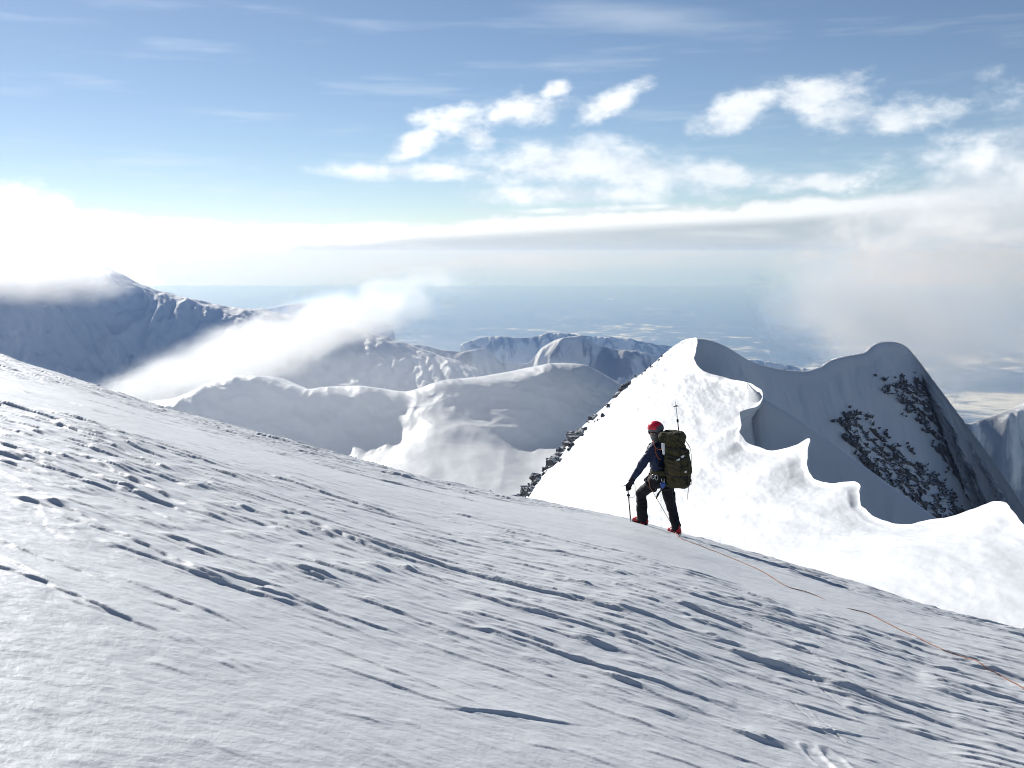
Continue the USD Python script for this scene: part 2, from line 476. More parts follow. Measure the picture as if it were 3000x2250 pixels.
# ------------------------------------------------------------------ the corniced snow ridge beyond the slope
CREST = [(1995, 1000, 236), (2040, 990, 230), (2040, 1022, 222), (2036, 1060, 214), (2058, 1085, 207), (2100, 1100, 201), (2150, 1112, 196), (2195, 1122, 190), (2228, 1142, 184), (2235, 1166, 180),
         (2215, 1192, 176), (2165, 1210, 172), (2172, 1240, 169), (2168, 1268, 165), (2195, 1300, 161), (2240, 1316, 156), (2290, 1316, 151), (2335, 1303, 147), (2370, 1285, 143), (2366, 1325, 140),
         (2366, 1365, 137), (2385, 1402, 133), (2425, 1414, 128), (2470, 1412, 123), (2518, 1416, 118), (2516, 1448, 115), (2524, 1480, 112), (2560, 1510, 106), (2640, 1535, 97), (2720, 1524, 91),
         (2800, 1508, 85), (2860, 1487, 80), (2905, 1472, 76), (2945, 1474, 73), (2970, 1500, 70), (2992, 1535, 67), (3080, 1580, 62), (3200, 1640, 56), (3400, 1740, 48)]
crest = np.array([W(*p) for p in CREST])
NC, NT = 620, 300
cl = resample(crest, NC)
cl[:, 2] += 0.15 * pn(np.linspace(0, 60, NC), np.zeros(NC), 3)
cl[:, 0] += 0.22 * fb(np.linspace(0, 45, NC), np.zeros(NC), 3, 13)
cs = cl.copy()
for k in range(3):
    cs[:, k] = gaussian_filter1d(cl[:, k], 32, mode='nearest')
RIB = resample([W(1995, 1000, 236), W(1900, 1075, 234), W(1800, 1158, 231), W(1700, 1258, 228), W(1620, 1345, 225), W(1560, 1420, 222), W(1500, 1490, 219), W(1400, 1610, 214)], NT)
tt = np.linspace(0, 1, NT) ** 1.25
ss = np.linspace(0, 1, NC)
foot = np.stack([np.interp(ss, [0, 0.25, 1], [RIB[-1][0], -4, -14]), cs[:, 1] - 16, np.interp(ss, [0, 0.25, 0.6, 1], [RIB[-1][2], -60, -48, -32])], 1)
P = np.zeros((NT, NC, 3))
for i, t in enumerate(tt):
    w = math.exp(-t * 12)                                   # the scallops of the lip die out down the slope
    c = cl * w + cs * (1 - w)
    P[i] = c * (1 - t) + foot * t
    P[i, :, 2] += 3.2 * math.exp(-t * 14) * (1 - math.exp(-t * 60)) * -0.35 + 2.0 * math.sin(math.pi * t) * (0.5 + 0.5 * np.sin(ss * 9))
blend = np.exp(-np.arange(NC) / 26.0)[None, :, None]
ribgrid = np.repeat(resample(RIB, NT, tt)[:, None, :], NC, 1)
P = P * (1 - blend) + (ribgrid + (P - P[:, :1])) * blend
N = grid_normals(P)
N *= np.sign(N[..., 2:3])
V_, U_ = params(P)
soft = sm(V_, 0.0, 0.05)
d = soft * (0.9 * fb(P[..., 0] * 0.07, P[..., 1] * 0.028, 3, 3) + 0.28 * fb(P[..., 0] * 0.16, P[..., 1] * 0.09 + P[..., 2] * 0.1, 4, 9) + 0.09 * ridged(P[..., 0] * 0.42, P[..., 1] * 0.16, 4, 19) + 0.05 * fb(P[..., 0] * 0.9 + P[..., 2] * 0.3, P[..., 1] * 0.3, 3, 29))
P = P + N * d[..., None]
obj('snow_ridge', sheet_mesh(P), M_SNOW_RIDGE, kind='structure', label='sunlit corniced snow ridge behind the climber')
FACE = P
# the shaded side under the lip: an overhanging cornice edge, then the east wall
prof = [(0, 0), (0.10, -0.25), (0.02, -0.6), (-0.5, -1.1), (-0.9, -1.9), (-0.8, -3.2), (0.4, -6), (5, -15), (14, -32), (30, -62)]
tang = np.gradient(cs, axis=0); tang /= np.linalg.norm(tang, axis=1, keepdims=True)
out = np.stack([-tang[:, 1], tang[:, 0], 0 * tang[:, 0]], 1)
out *= np.sign(out[:, :1])
wall = []
for j, (a, b) in enumerate(prof):
    w = math.exp(-max(0, j - 4) * 0.5)
    base = cl * w + cs * (1 - w)
    wall.append(base + out * a + np.array([0, 0, 1.0]) * b)
Pw = PchipInterpolator(np.linspace(0, 1, len(prof)), np.stack(wall), axis=0)(np.linspace(0, 1, 60))
obj('cornice_wall', sheet_mesh(Pw, flip=True), M_SNOW_RIDGE, kind='structure', label='shaded wall under the scalloped cornice of the snow ridge')

# bowl in the shade below the cornices, closed on its far side by a straight descending rib
RIBLINE = [W(2190, 1120, 186), W(2240, 1166, 181), W(2330, 1222, 179), (W(2440, 1298, 177)), W(2560, 1386, 174), W(2660, 1458, 171), W(2745, 1519, 168), W(2900, 1640, 162), W(3100, 1800, 155)]
r0 = np.array(RIBLINE)
nrm = np.array([-0.1, -0.62, -0.78])
P = loft([r0 + np.array([4, 26, -34]), r0 + np.array([0.6, 3.0, -1.2]), r0, r0 + nrm * 6 + [0, 0, 0.6], r0 + nrm * 25, r0 + nrm * 60 + np.array([-6, -14, 0])], 260, 170, [0, .16, .2, .3, .55, 1])
N = grid_normals(P); V_, U_ = params(P)
P = P + N * (0.5 * fb(U_ * 9, V_ * 5, 3, 33) * sm(np.abs(V_ - 0.2), 0, 0.15))[..., None]
obj('shaded_snow_bowl', sheet_mesh(P), M_SNOW_RIDGE, kind='structure', label='smooth shaded snow slope between the cornice lips and the rocky face')

# ------------------------------------------------------------------ rocky face with its two summits behind the ridge
TOP = [(1960, 1040, 232), (2040, 992, 236), (2075, 996, 239), (2120, 1012, 243), (2200, 1058, 252), (2260, 1076, 260), (2310, 1084, 266), (2370, 1085, 275), (2400, 1075, 283), (2430, 1056, 290), (2480, 1042, 300), (2525, 1034, 306), (2555, 1012, 312),
       (2580, 1002, 318), (2615, 1001, 322), (2650, 1013, 324), (2680, 1045, 321), (2720, 1098, 314), (2800, 1205, 302), (2860, 1285, 292), (2930, 1382, 280), (3000, 1492, 268), (3120, 1690, 250), (3240, 1890, 236)]
top = np.array([W(*p) for p in TOP])
down = np.array([0.12, -0.66, -0.74])
slide = np.interp(np.arange(len(top)), [0, 7, 15, len(top) - 1], [0.35, 0.30, 0.10, 0.02])
dirs = np.stack([slide, np.full(len(top), -0.66), np.full(len(top), -0.74)], 1)
P0 = loft([top + np.array([6, 50, -55]), top + np.array([0.8, 5, -2.2]), top, top + dirs * 6 + [0, 0, 0.8], top + dirs * 40, top + dirs * 120 + [0, 0, 4]], 620, 420, [0, .08, .1, .16, .42, 1])
N0 = grid_normals(P0); V_, U_ = params(P0)
lenx, lenz = 190.0, 120.0
su, sv = U_ * lenx, V_ * lenz
snow_d = 0.6 * fb(su * 0.06 + sv * 0.03, sv * 0.02, 3, 5) + 0.3 * fb(su * 0.2 + sv * 0.09, sv * 0.08, 3, 15)
P = P0 + N0 * (snow_d * sm(np.abs(V_ - 0.1), 0.0, 0.1))[..., None]
obj('mountain_face', sheet_mesh(P), M_SNOW_RIDGE, kind='structure', label='shaded snowy mountain face with a rounded summit behind the snow ridge')
# rock that stands out of that snow, in bands that run down the face to the right
band = fb(su * 0.055 - sv * 0.035 + 1.7, sv * 0.016 + su * 0.004, 3, 77)
zone = sm(V_, 0.15, 0.25) * (1 - 0.5 * sm(V_, 0.75, 1.0))
zone2 = np.clip(1 - np.abs(U_ - 0.58) / 0.36, 0, 1) ** 0.4
left = sm(V_, 0.19, 0.27) * np.clip(1 - np.abs(U_ - 0.30) / 0.14, 0, 1) ** 0.5
right_edge = sm(V_, 0.12, 0.2) * sm(U_, 0.66, 0.78)
mask = np.maximum(np.maximum(zone * zone2, left), 0.5 * right_edge)
rough_ = 1.2 * ridged(su * 0.28 + sv * 0.10, sv * 0.15, 4, 81, 0.6) + 2.0 * fb(su * 0.17 + sv * 0.12, sv * 0.62 - su * 0.44, 4, 88, 0.62)
pk = snow_d - 1.6 + rough_ * 1.15 + 3.2 * band - 3.2 * (1 - mask)
Pr = P0 + N0 * pk[..., None]
keep = (pk > snow_d - 0.35)
f = grid_faces(*P0.shape[:2])
kk = keep.ravel()[f].any(1)
f = f[kk]
used = np.unique(f); remap = np.full(P0.shape[0] * P0.shape[1], -1); remap[used] = np.arange(len(used))
obj('rock_outcrops', (Pr.reshape(-1, 3)[used], remap[f]), M_ROCK_FACE, kind='stuff', smooth=False, label='dark broken rock showing through the snow of the shaded mountain face', category='rock')

# ------------------------------------------------------------------ single rocks on the left edge of the ridge
def rock_mesh(rng, r):
    parts = []
    for k in range(rng.randint(2, 4)):
        p = rng.normal(size=(15, 3)); p /= np.linalg.norm(p, axis=1, keepdims=True)
        p *= rng.uniform(0.75, 1.0, (15, 1)) * r * rng.uniform(0.55, 1.0)
        p *= [1, 1, rng.uniform(0.7, 1.5)]
        parts.append(m3.Manifold.hull_points(p + rng.normal(size=3) * r * 0.42 * (k > 0)))
    m = m3.Manifold.batch_boolean(parts, m3.OpType.Add).refine_to_length(r * 0.3).to_mesh()
    v = np.array(m.vert_properties[:, :3], float)
    v += (np.stack([meshkit.fbm(v * 2.4 / r + k * 7, 2, 4 + k) for k in range(3)], 1) - 0.5) * r * 0.3
    return trimesh.Trimesh(v, np.array(m.tri_verts), process=False)


# broken band of rock that stands out of the snow along that edge
NB = 84
F0, FN = FACE[:, :NB], grid_normals(FACE[:, :NB])
FN *= np.sign(FN[..., 2:3])
ti, ki = np.meshgrid(np.linspace(0, 1, NT) ** 1.25, np.arange(NB), indexing='ij')
wid = np.interp(ti, [0, 0.12, 0.35, 0.6, 1], [2, 4, 10, 30, 54])
a_, b_ = ti * 75, ki * 0.3
hgt = 1.5 * ridged(a_ * 0.30, b_ * 0.16 + a_ * 0.05, 4, 501, 0.6) + 0.6 * fb(a_ * 0.6, b_ * 0.4, 3, 507, 0.55) + 1.0 * fb(a_ * 0.16, b_ * 0.07, 2, 511) - 0.5 - 2.6 * sm(ki / wid, 0.25, 1.15)
hgt = hgt * np.interp(ti, [0, 0.2, 0.6], [0.35, 0.7, 1.15]) - 3.0 * (1 - sm(ti, 0.06, 0.14))
side = np.exp(-ki / 6.0)[..., None] * np.array([-0.35, 0, 0.1])
obj('rock_band', sheet_mesh((F0 + (FN + side) * hgt[..., None] + np.array([0, 0, -0.25]))[60:]), M_ROCK, kind='stuff', smooth=False, label='broken rock and snow along the steep left edge of the sunlit ridge', category='rock')
rng = np.random.RandomState(12)
for k in range(34):
    t = 0.10 + 0.80 * (k + rng.uniform(0, 0.9)) / 34
    i = int(t * (NT - 1)); j = int(rng.uniform(0, np.interp(t, [0.1, 0.4, 1], [2, 12, 40])))
    size = np.interp(t, [0.1, 0.4, 0.8, 1], [0.30, 0.55, 1.25, 1.6]) * rng.uniform(0.55, 1.3)
    m = rock_mesh(rng, size)
    m.apply_translation(FACE[i, j] + np.array([-0.1 * size, 0, -0.3 * size]))
    label = ('small dark rock high up on the left edge of the sunlit ridge' if t < 0.35 else 'dark broken rock halfway down the left edge of the sunlit ridge' if t < 0.62 else 'large dark rock low on the left edge of the sunlit ridge')
    obj('rock', m, M_ROCK, smooth=False, label=label, category='rock', group='rocks along the left edge of the snow ridge')

# ------------------------------------------------------------------ glacier hills in the middle distance
def row(pts, D):
    return np.array([W(px, py, D if np.isscalar(D) else D[i]) for i, (px, py) in enumerate(pts)])


hill_top = [(250, 1240), (420, 1180), (520, 1165), (620, 1120), (700, 1100), (790, 1103), (860, 1128), (900, 1142), (960, 1133), (1040, 1130), (1110, 1138), (1185, 1147), (1260, 1128), (1330, 1112), (1400, 1104), (1480, 1090), (1560, 1075), (1640, 1064), (1690, 1066), (1745, 1085), (1800, 1115), (1860, 1160), (1960, 1240)]
ht = row(hill_top, 1900)
hm = row([(200, 1330), (500, 1280), (700, 1240), (900, 1230), (1050, 1240), (1200, 1215), (1400, 1190), (1550, 1200), (1700, 1220), (1850, 1280), (2000, 1360)], 1790)
hb = row([(100, 1500), (500, 1400), (800, 1370), (1000, 1345), (1130, 1320), (1280, 1270), (1420, 1285), (1560, 1320), (1700, 1310), (1850, 1360), (2050, 1460)], 1690)
hf = row([(0, 1750), (500, 1600), (900, 1500), (1200, 1450), (1500, 1450), (1800, 1480), (2100, 1560)], 1330)
P = loft([ht + np.array([0, 700, -330]), ht + np.array([0, 60, -9]), ht, hm, hb, hf], 520, 460, [0, .1, .14, .45, .66, 1])
N = grid_normals(P); V_, U_ = params(P)
x, y = P[..., 0], P[..., 1]
hum = sm(V_, 0.13, 0.2) * (1 - sm(V_, 0.62, 0.74))
wx = x + 60 * fb(x * 0.004, y * 0.004, 2, 4); wy = y + 60 * fb(x * 0.004, y * 0.004, 2, 8)
d = hum * (26 * (ridged(wx * 0.0052 + P[..., 2] * 0.006, wx * 0.0016 - P[..., 2] * 0.008, 4, 101, 0.42) - 0.45) + 3 * fb(wx * 0.016, wy * 0.01, 2, 111)) + 5 * fb(x * 0.01, y * 0.006, 3, 115) * sm(V_, 0.0, 0.3)
d = d + (1 - hum) * sm(V_, 0.6, 0.7) * 2.0 * fb(x * 0.02, y * 0.012, 4, 118)
P = P + np.array([0, -0.6, 0.7]) * d[..., None]
obj('glacier_hills', sheet_mesh(P), M_SNOW_FAR, kind='structure', label='rounded snow hills and a flat snow basin in the middle distance')

# ------------------------------------------------------------------ the large mountain on the left
mt = [(-900, 700), (-500, 740), (-250, 770), (0, 792), (90, 778), (170, 770), (250, 769), (300, 780), (350, 800), (400, 828), (460, 850), (520, 868), (580, 880), (640, 893), (720, 905), (800, 918), (880, 928), (960, 942), (1060, 965), (1200, 1010), (1400, 1080)]
m0 = row(mt, 3600)
m1 = m0 + np.array([60, -640, -320]); m2 = m0 + np.array([160, -1250, -560]); m3_ = m0 + np.array([200, -1800, -1000])
P = loft([m0 + np.array([0, 900, -700]), m0 + np.array([0, 60, -20]), m0, m1, m2, m3_], 560, 420, [0, .1, .13, .4, .65, 1])
V_, U_ = params(P); x, y = P[..., 0], P[..., 1]
on = sm(V_, 0.12, 0.2)
wx = x + 150 * fb(x * 0.0016, y * 0.0016, 3, 204); wy = y + 150 * fb(x * 0.0016, y * 0.0016, 3, 208)
d = on * (105 * (ridged(wx * 0.0030 + wy * 0.0016, wy * 0.0011, 5, 211, 0.52) - 0.45) + 30 * fb(wx * 0.008, wy * 0.003, 4, 215)) + 6 * fb(x * 0.02, y * 0.02, 3, 217)
P = P + np.array([0, -0.25, 1.0]) * d[..., None]
obj('left_mountain', sheet_mesh(P), mixed_slope_material(L + 'left_mountain_slope', 0.011, 0.38, dark=(0.30, 0.31, 0.33)), kind='structure', label='broad snowy mountain at the left whose top vanishes in bright cloud')

# ------------------------------------------------------------------ farther ridges
def far_ridge(name, pts, D, fall, seed, label, amount, amp, out=1.0, nu=420, nv=160, scale=0.006):
    t = row(pts, D)
    P = loft([t + np.array([0, fall * 1.2, -fall]), t + np.array([0, 0.03 * fall, -0.02 * fall]), t, t + np.array([0, -0.5 * out, -0.62]) * fall * 0.5, t + np.array([0, -1.1 * out, -1.0]) * fall], nu, nv, [0, .12, .16, .5, 1])
    V_, U_ = params(P); x, y = P[..., 0], P[..., 1]
    on = sm(V_, 0.15, 0.24)
    k = 2.4 / fall
    wx = x + 0.2 * fall * fb(x * k * 0.5, y * k * 0.5, 3, seed)
    d = on * (amp * (ridged(wx * k * 1.4 + 0.3 * V_, V_ * 0.9, 5, seed + 2, 0.52) - 0.5)) + 0.06 * amp * fb(x * k * 6, y * k * 6, 3, seed + 9)
    P = P + np.array([0, -0.8, 0.6]) * d[..., None]
    return obj(name, sheet_mesh(P), mixed_slope_material(L + name + '_slope', scale, amount), kind='structure', label=label)


far_ridge('rocky_ridge', [(400, 1330), (700, 1210), (900, 1130), (1020, 1085), (1100, 1060), (1160, 1040), (1230, 1010), (1290, 1025), (1350, 1030), (1420, 1020), (1470, 1060), (1540, 1065), (1590, 1018), (1640, 992), (1700, 985), (1745, 1008), (1800, 1022), (1870, 1030), (1920, 1042), (1990, 1060), (2080, 1100), (2200, 1160)],
          5200, 900, 301, 'grey rocky ridge with snow gullies behind the glacier hills', 0.52, 130)
far_ridge('distant_hill', [(640, 950), (720, 930), (790, 905), (850, 893), (900, 888), (945, 897), (990, 915), (1060, 935), (1150, 950)], 11000, 900, 321, 'distant blue hill beside the end of the left mountain', 0.5, 90)
far_ridge('back_ridge', [(1350, 1010), (1450, 985), (1540, 990), (1620, 975), (1720, 985), (1820, 990), (1900, 1005), (1980, 1015), (2080, 1020), (2180, 1050), (2280, 1065), (2400, 1090), (2500, 1130)], 9500, 900, 331, 'hazy low ridge behind the snow summit', 0.52, 120)
far_ridge('valley_mountain', [(2500, 1330), (2650, 1265), (2760, 1216), (2830, 1240), (2890, 1226), (2950, 1205), (3010, 1176), (3120, 1140), (3300, 1110), (3600, 1080)], 2600, 900, 341, 'dark blue shaded mountain side at the right edge beyond the rocky face', 0.62, 90, out=0.5)

# ------------------------------------------------------------------ the plain far below
PLAIN_Z = -2300.0
g = Graph()
pos = g.add('geometry', 'position')
n = g.add('noise_texture', 'fac', vector=g.add('mapping', 'vector', vector=pos, scale=(1, 0.6, 1)), scale=0.00035, detail=9.0, roughness=0.62, distortion=1.2)
n2 = g.add('noise_texture', 'fac', vector=pos, scale=0.0009, detail=6.0, roughness=0.6, distortion=2.0)
near = g.lin(g.add('separate_xyz', 'y', vector=pos), 9000.0, 40000.0, 0.06, -0.08)
c = g.mix(g.step(g.m('add', g.m('multiply_add', n2, 0.5, g.m('multiply', n, 0.6)), near), 0.55, 0.66), (0.095, 0.13, 0.19), (0.75, 0.77, 0.8))
p_ = g.add('principled_bsdf', 'BSDF', base_color=c, roughness=0.9, specular_ior_level=0.1)
M_PLAIN = g.make(L + 'plain_ground', surface=p_)
xs, ys = np.linspace(-72000, 72000, 240), np.concatenate([np.linspace(-60000, 2000, 20, endpoint=False), np.geomspace(2000, 72000, 240)])
XX, YY = np.meshgrid(xs, ys)
ZZ = PLAIN_Z + 60 * fb(XX / 3000, YY / 3000, 3, 401)
obj('plain', sheet_mesh(np.stack([XX, YY, ZZ], -1), flip=True), M_PLAIN, kind='structure', label='snow patched lowland plain far below fading into blue haze')

# ------------------------------------------------------------------ air
b = trimesh.creation.box([150000, 150000, 2000])
ztop, zbot = 110.0, PLAIN_Z - 120
b.vertices[:, 2] = np.where(b.vertices[:, 2] > 0, ztop, zbot)
M_HAZE = usdkit.material(stage, L + 'haze_air', {
    'blue': ('principled_volume', {'color': (0.11, 0.37, 1.0), 'absorption_color': (1.0, 1.0, 1.0), 'density': 4.2e-5, 'anisotropy': 0.1}),
    'pale': ('principled_volume', {'color': (1.0, 1.0, 1.0), 'absorption_color': (1.0, 1.0, 1.0), 'density': 0.8e-5, 'anisotropy': 0.75}),
    'both': ('add_closure', {})}, [('blue.volume', 'both.closure1'), ('pale.volume', 'both.closure2')], volume='both.closure')
obj('haze', b, M_HAZE, kind='stuff', smooth=False, label='thin blue haze over the valley and the plain')


def cloud(name, px, py, D, rx, rz, ry, tilt, density, nscale, label, edge=0.9, rough=2.2, aniso=0.25, seed=0.0, stretch=(1, 1, 1), wind=0.0):
    """A drifting cloud: an ellipsoid of air whose density follows noise and thins out to its rim. rx and rz in photograph pixels at distance D, ry in metres."""
    c = W(px, py, D)
    a, h = rx * D / FPX, rz * D / FPX
    g = Graph()
    pos = g.add('geometry', 'position')
    e = g.add('mapping', 'vector', mapping_type='texture', vector=pos, location=tuple(c), rotation=(0, -math.radians(tilt), 0), scale=(a, ry, h))
    r = g.add('vector_math', 'value', math_type='length', vector1=e)
    n = g.add('noise_texture', 'fac', vector=g.add('mapping', 'vector', vector=pos, scale=tuple(np.array(stretch) / nscale), rotation=(0, math.radians(wind), 0), location=(seed, seed * 0.7, -seed)), scale=1.0, detail=4.0, roughness=0.62)
    body = g.m('subtract', edge, g.m('multiply', r, edge))
    v = g.m('multiply_add', g.m('subtract', n, 0.55), rough, body)
    v = g.m('multiply', g.step(v, 0.0, 0.8), g.m('subtract', 1.0, g.step(r, 0.7, 1.0)))
    dens = g.m('multiply', v, density)
    vol = g.add('principled_volume', 'volume', color=(0.95, 0.975, 1.0), density=dens, anisotropy=aniso)
    mat = g.make(L + name + f'_{len(_names)}', volume=vol)
    m = trimesh.creation.icosphere(3, 1.0)
    m.apply_scale([a, ry, h])
    m.apply_transform(trimesh.transformations.rotation_matrix(math.radians(-tilt), [0, 1, 0]))
    m.apply_translation(c)
    return obj(name, m, mat, kind='stuff', label=label, category='cloud')


cloud('mist_cloud', 800, 1010, 2700, 680, 125, 900, 19, 0.0030, 120, 'white mist drifting in front of the left mountain', seed=3, stretch=(1, 0.3, 1.3), edge=1.15, rough=2.9, aniso=0.6, wind=-20)
cloud('mist_cloud', 1430, 955, 3900, 720, 80, 1200, 1, 0.0055, 120, 'white mist bank over the valley behind the glacier hills', seed=12, stretch=(1, 0.3, 1.2), edge=1.0, rough=3.2, aniso=0.6)
cloud('mist_cloud', 330, 1070, 2400, 600, 120, 420, 6, 0.0022, 130, 'thin grey mist above the crest of the foreground slope', seed=23, stretch=(1, 0.4, 1.2), aniso=0.6, rough=2.6)
cloud('mist_cloud', 230, 960, 2600, 680, 230, 600, 8, 0.0009, 200, 'thin bright veil over the flank of the left mountain', seed=47, edge=1.7, rough=1.2, aniso=0.66)
cloud('mist_cloud', 1080, 1200, 1250, 950, 260, 480, 0, 0.0005, 260, 'faint veil of mist over the glacier hills', seed=43, edge=1.8, rough=0.8, aniso=0.6)
cloud('summit_cloud', 40, 800, 3300, 480, 110, 700, -4, 0.0030, 150, 'bright cloud hiding the top of the left mountain', seed=29, edge=1.3, stretch=(1, 0.4, 1), aniso=0.65)
cloud('plume_cloud', 2900, 760, 1250, 620, 360, 820, 38, 0.0018, 50, 'tall white cloud rising from behind the rocky summit', seed=31, stretch=(0.7, 0.25, 1), edge=1.4, rough=3.0)
cloud('plume_cloud', 2570, 940, 660, 235, 290, 300, 18, 0.0065, 30, 'dense white mist boiling up in the notch left of the rocky summit', seed=37, stretch=(1, 0.3, 0.6), edge=1.2)

# ------------------------------------------------------------------ the climber
DC = 16.0


def J(X, Y, d=0.0):
    return W(1780 + X / 3.687, 1150 + Y / 3.687, DC + d)


UP = np.array([0, 0, 1.0])
FW = np.array([-0.85, 0.527, 0.0])             # the way he faces: left and away from us
LF = np.array([-0.527, -0.85, 0.0])            # his left side, towards us


def ball(p, r, seg=20):
    return m3.Manifold.sphere(float(r), seg).translate([float(v) for v in p])


def bone(a, b, seg=20):
    return m3.Manifold.batch_hull([ball(*a, seg), ball(*b, seg)])


def chain(*pts, seg=20):
    return [bone(pts[i], pts[i + 1], seg) for i in range(len(pts) - 1)]


def hull(*pts, seg=20):
    return m3.Manifold.batch_hull([ball(p, r, seg) for p, r in pts])


def fuse(parts, edge=0.02, smooth=12, noise=0.0, nscale=14.0, seed=0):
    m = m3.Manifold.batch_boolean(list(parts), m3.OpType.Add).refine_to_length(edge).to_mesh()
    t = trimesh.Trimesh(np.array(m.vert_properties[:, :3], float), np.array(m.tri_verts), process=True)
    if smooth:
        trimesh.smoothing.filter_taubin(t, iterations=smooth)
    if noise:
        v = t.vertices
        w = v + 0.05 * np.stack([meshkit.noise(v * 9 + k, seed + k) - 0.5 for k in range(3)], 1) * 2
        n = meshkit.fbm(w * nscale * 0.8 + seed, 2, seed) - 0.5
        fold = 1 - np.abs(meshkit.noise(w * nscale * [0.55, 0.55, 1.25] @ np.array([[1, 0, .6], [0, 1, .3], [-.5, -.3, 1]]) + 9, seed + 5) - 0.5) * 2
        gate = np.clip((meshkit.noise(v * nscale * 0.35 + 4, seed + 8) - 0.35) * 3, 0, 1)
        t.vertices = v + t.vertex_normals * (noise * (1.7 * n - 1.1 * gate * fold ** 5))[:, None]
    return t


def tube(pts, r, sides=10, smooth=8, flat=None):
    """round cord or rope; flat = (width, thickness) with r ignored gives webbing"""
    p = np.asarray(pts, float)
    if smooth and len(p) > 2:
        s = np.concatenate([[0], np.cumsum(np.linalg.norm(np.diff(p, axis=0), axis=1))])
        p = PchipInterpolator(s, p)(np.linspace(0, s[-1], len(p) * smooth))
    t = np.gradient(p, axis=0); t /= np.linalg.norm(t, axis=1, keepdims=True) + 1e-12
    ref = np.where(np.abs(t[:, 2:]) < 0.9, UP, np.array([1.0, 0, 0]))
    a = np.cross(t, ref); a /= np.linalg.norm(a, axis=1, keepdims=True) + 1e-12
    b = np.cross(t, a)
    th = np.arange(sides) * 2 * np.pi / sides
    ra, rb = (flat[0] / 2, flat[1] / 2) if flat else (r, r)
    rr = np.broadcast_to(ra, (len(p),))[:, None, None]; rq = np.broadcast_to(rb, (len(p),))[:, None, None]
    v = p[:, None] + rr * np.cos(th)[None, :, None] * a[:, None] + rq * np.sin(th)[None, :, None] * b[:, None]
    n = len(p)
    i, j = np.meshgrid(np.arange(n - 1), np.arange(sides), indexing='ij')
    q = np.stack([i * sides + j, i * sides + (j + 1) % sides, (i + 1) * sides + (j + 1) % sides, (i + 1) * sides + j], -1).reshape(-1, 4)
    f = np.vstack([q[:, [0, 1, 2]], q[:, [0, 2, 3]]])
    V = np.vstack([v.reshape(-1, 3), p[:1], p[-1:]])
    k = np.arange(sides)
    f = np.vstack([f, np.stack([np.full(sides, n * sides), (k + 1) % sides, k], 1), np.stack([np.full(sides, n * sides + 1), (n - 1) * sides + k, (n - 1) * sides + (k + 1) % sides], 1)])
    return trimesh.Trimesh(V, f, process=False)


M_JACKET = plain_cloth(L + 'navy_shell', (0.013, 0.022, 0.058), rough=0.6, scale=90)
M_TROUSER = plain_cloth(L + 'black_trousers', (0.010, 0.010, 0.013), rough=0.75, scale=90)
M_GLOVE = plain_cloth(L + 'black_glove', (0.014, 0.014, 0.016), rough=0.7, scale=120)
M_SKIN = plain_cloth(L + 'skin', (0.42, 0.25, 0.18), rough=0.55, scale=50, var=0.12, bump=0.1)
M_RED = plain_cloth(L + 'red_helmet', (0.60, 0.014, 0.035), rough=0.26, scale=20, var=0.15, bump=0.02, spec=0.5)
M_GREY = plain_cloth(L + 'grey_plastic', (0.11, 0.11, 0.12), rough=0.45, scale=40, bump=0.05)
M_BOOT = plain_cloth(L + 'red_boot', (0.52, 0.018, 0.028), rough=0.4, scale=25, var=0.3, bump=0.08, spec=0.4)
M_BLACK = plain_cloth(L + 'black_rubber', (0.012, 0.012, 0.012), rough=0.7, scale=60)
M_PACK = plain_cloth(L + 'olive_pack', (0.048, 0.046, 0.021), rough=0.8, scale=110, var=0.4, bump=0.5)
def camouflage(path):
    g = Graph()
    pos = g.add('geometry', 'position')
    n = g.add('noise_texture', 'fac', vector=pos, scale=9.0, detail=3.0, distortion=1.0)
    f = g.add('noise_texture', 'fac', vector=pos, scale=120.0, detail=4.0)
    c = g.add('rgb_ramp', 'color', fac=n, ramp=[(0.38, (0.020, 0.022, 0.012)), (0.44, (0.052, 0.050, 0.022)), (0.54, (0.056, 0.052, 0.024)), (0.58, (0.085, 0.066, 0.034)), (0.66, (0.05, 0.052, 0.024))])
    b = g.add('bump', 'normal', height=f, strength=0.5, distance=0.004)
    return g.make(path, surface=g.add('principled_bsdf', 'BSDF', base_color=c, roughness=0.85, specular_ior_level=0.2, normal=b))


M_PACK = camouflage(L + 'camouflage_pack')
M_PACK2 = plain_cloth(L + 'brown_pack_pocket', (0.062, 0.050, 0.024), rough=0.8, scale=110, var=0.35, bump=0.5)
M_STRAP = plain_cloth(L + 'dark_webbing', (0.028, 0.028, 0.026), rough=0.8, scale=200, var=0.3)
M_WHITE = plain_cloth(L + 'white_tape', (0.72, 0.72, 0.72), rough=0.6, scale=60, var=0.1)
M_METAL = plain_cloth(L + 'worn_metal', (0.33, 0.34, 0.36), rough=0.35, scale=80, var=0.2, bump=0.05, metallic=0.9)
M_DARKMETAL = plain_cloth(L + 'dark_metal', (0.06, 0.062, 0.068), rough=0.4, scale=80, var=0.25, bump=0.05, metallic=0.7)
M_BLUE = plain_cloth(L + 'blue_alloy', (0.02, 0.09, 0.36), rough=0.35, scale=60, var=0.15, bump=0.03, spec=0.5)
M_ROPE = plain_cloth(L + 'orange_rope', (0.33, 0.16, 0.10), rough=0.8, scale=350, var=0.3, bump=0.6)
M_CORD = plain_cloth(L + 'orange_cord', (0.40, 0.10, 0.03), rough=0.8, scale=300, var=0.2)

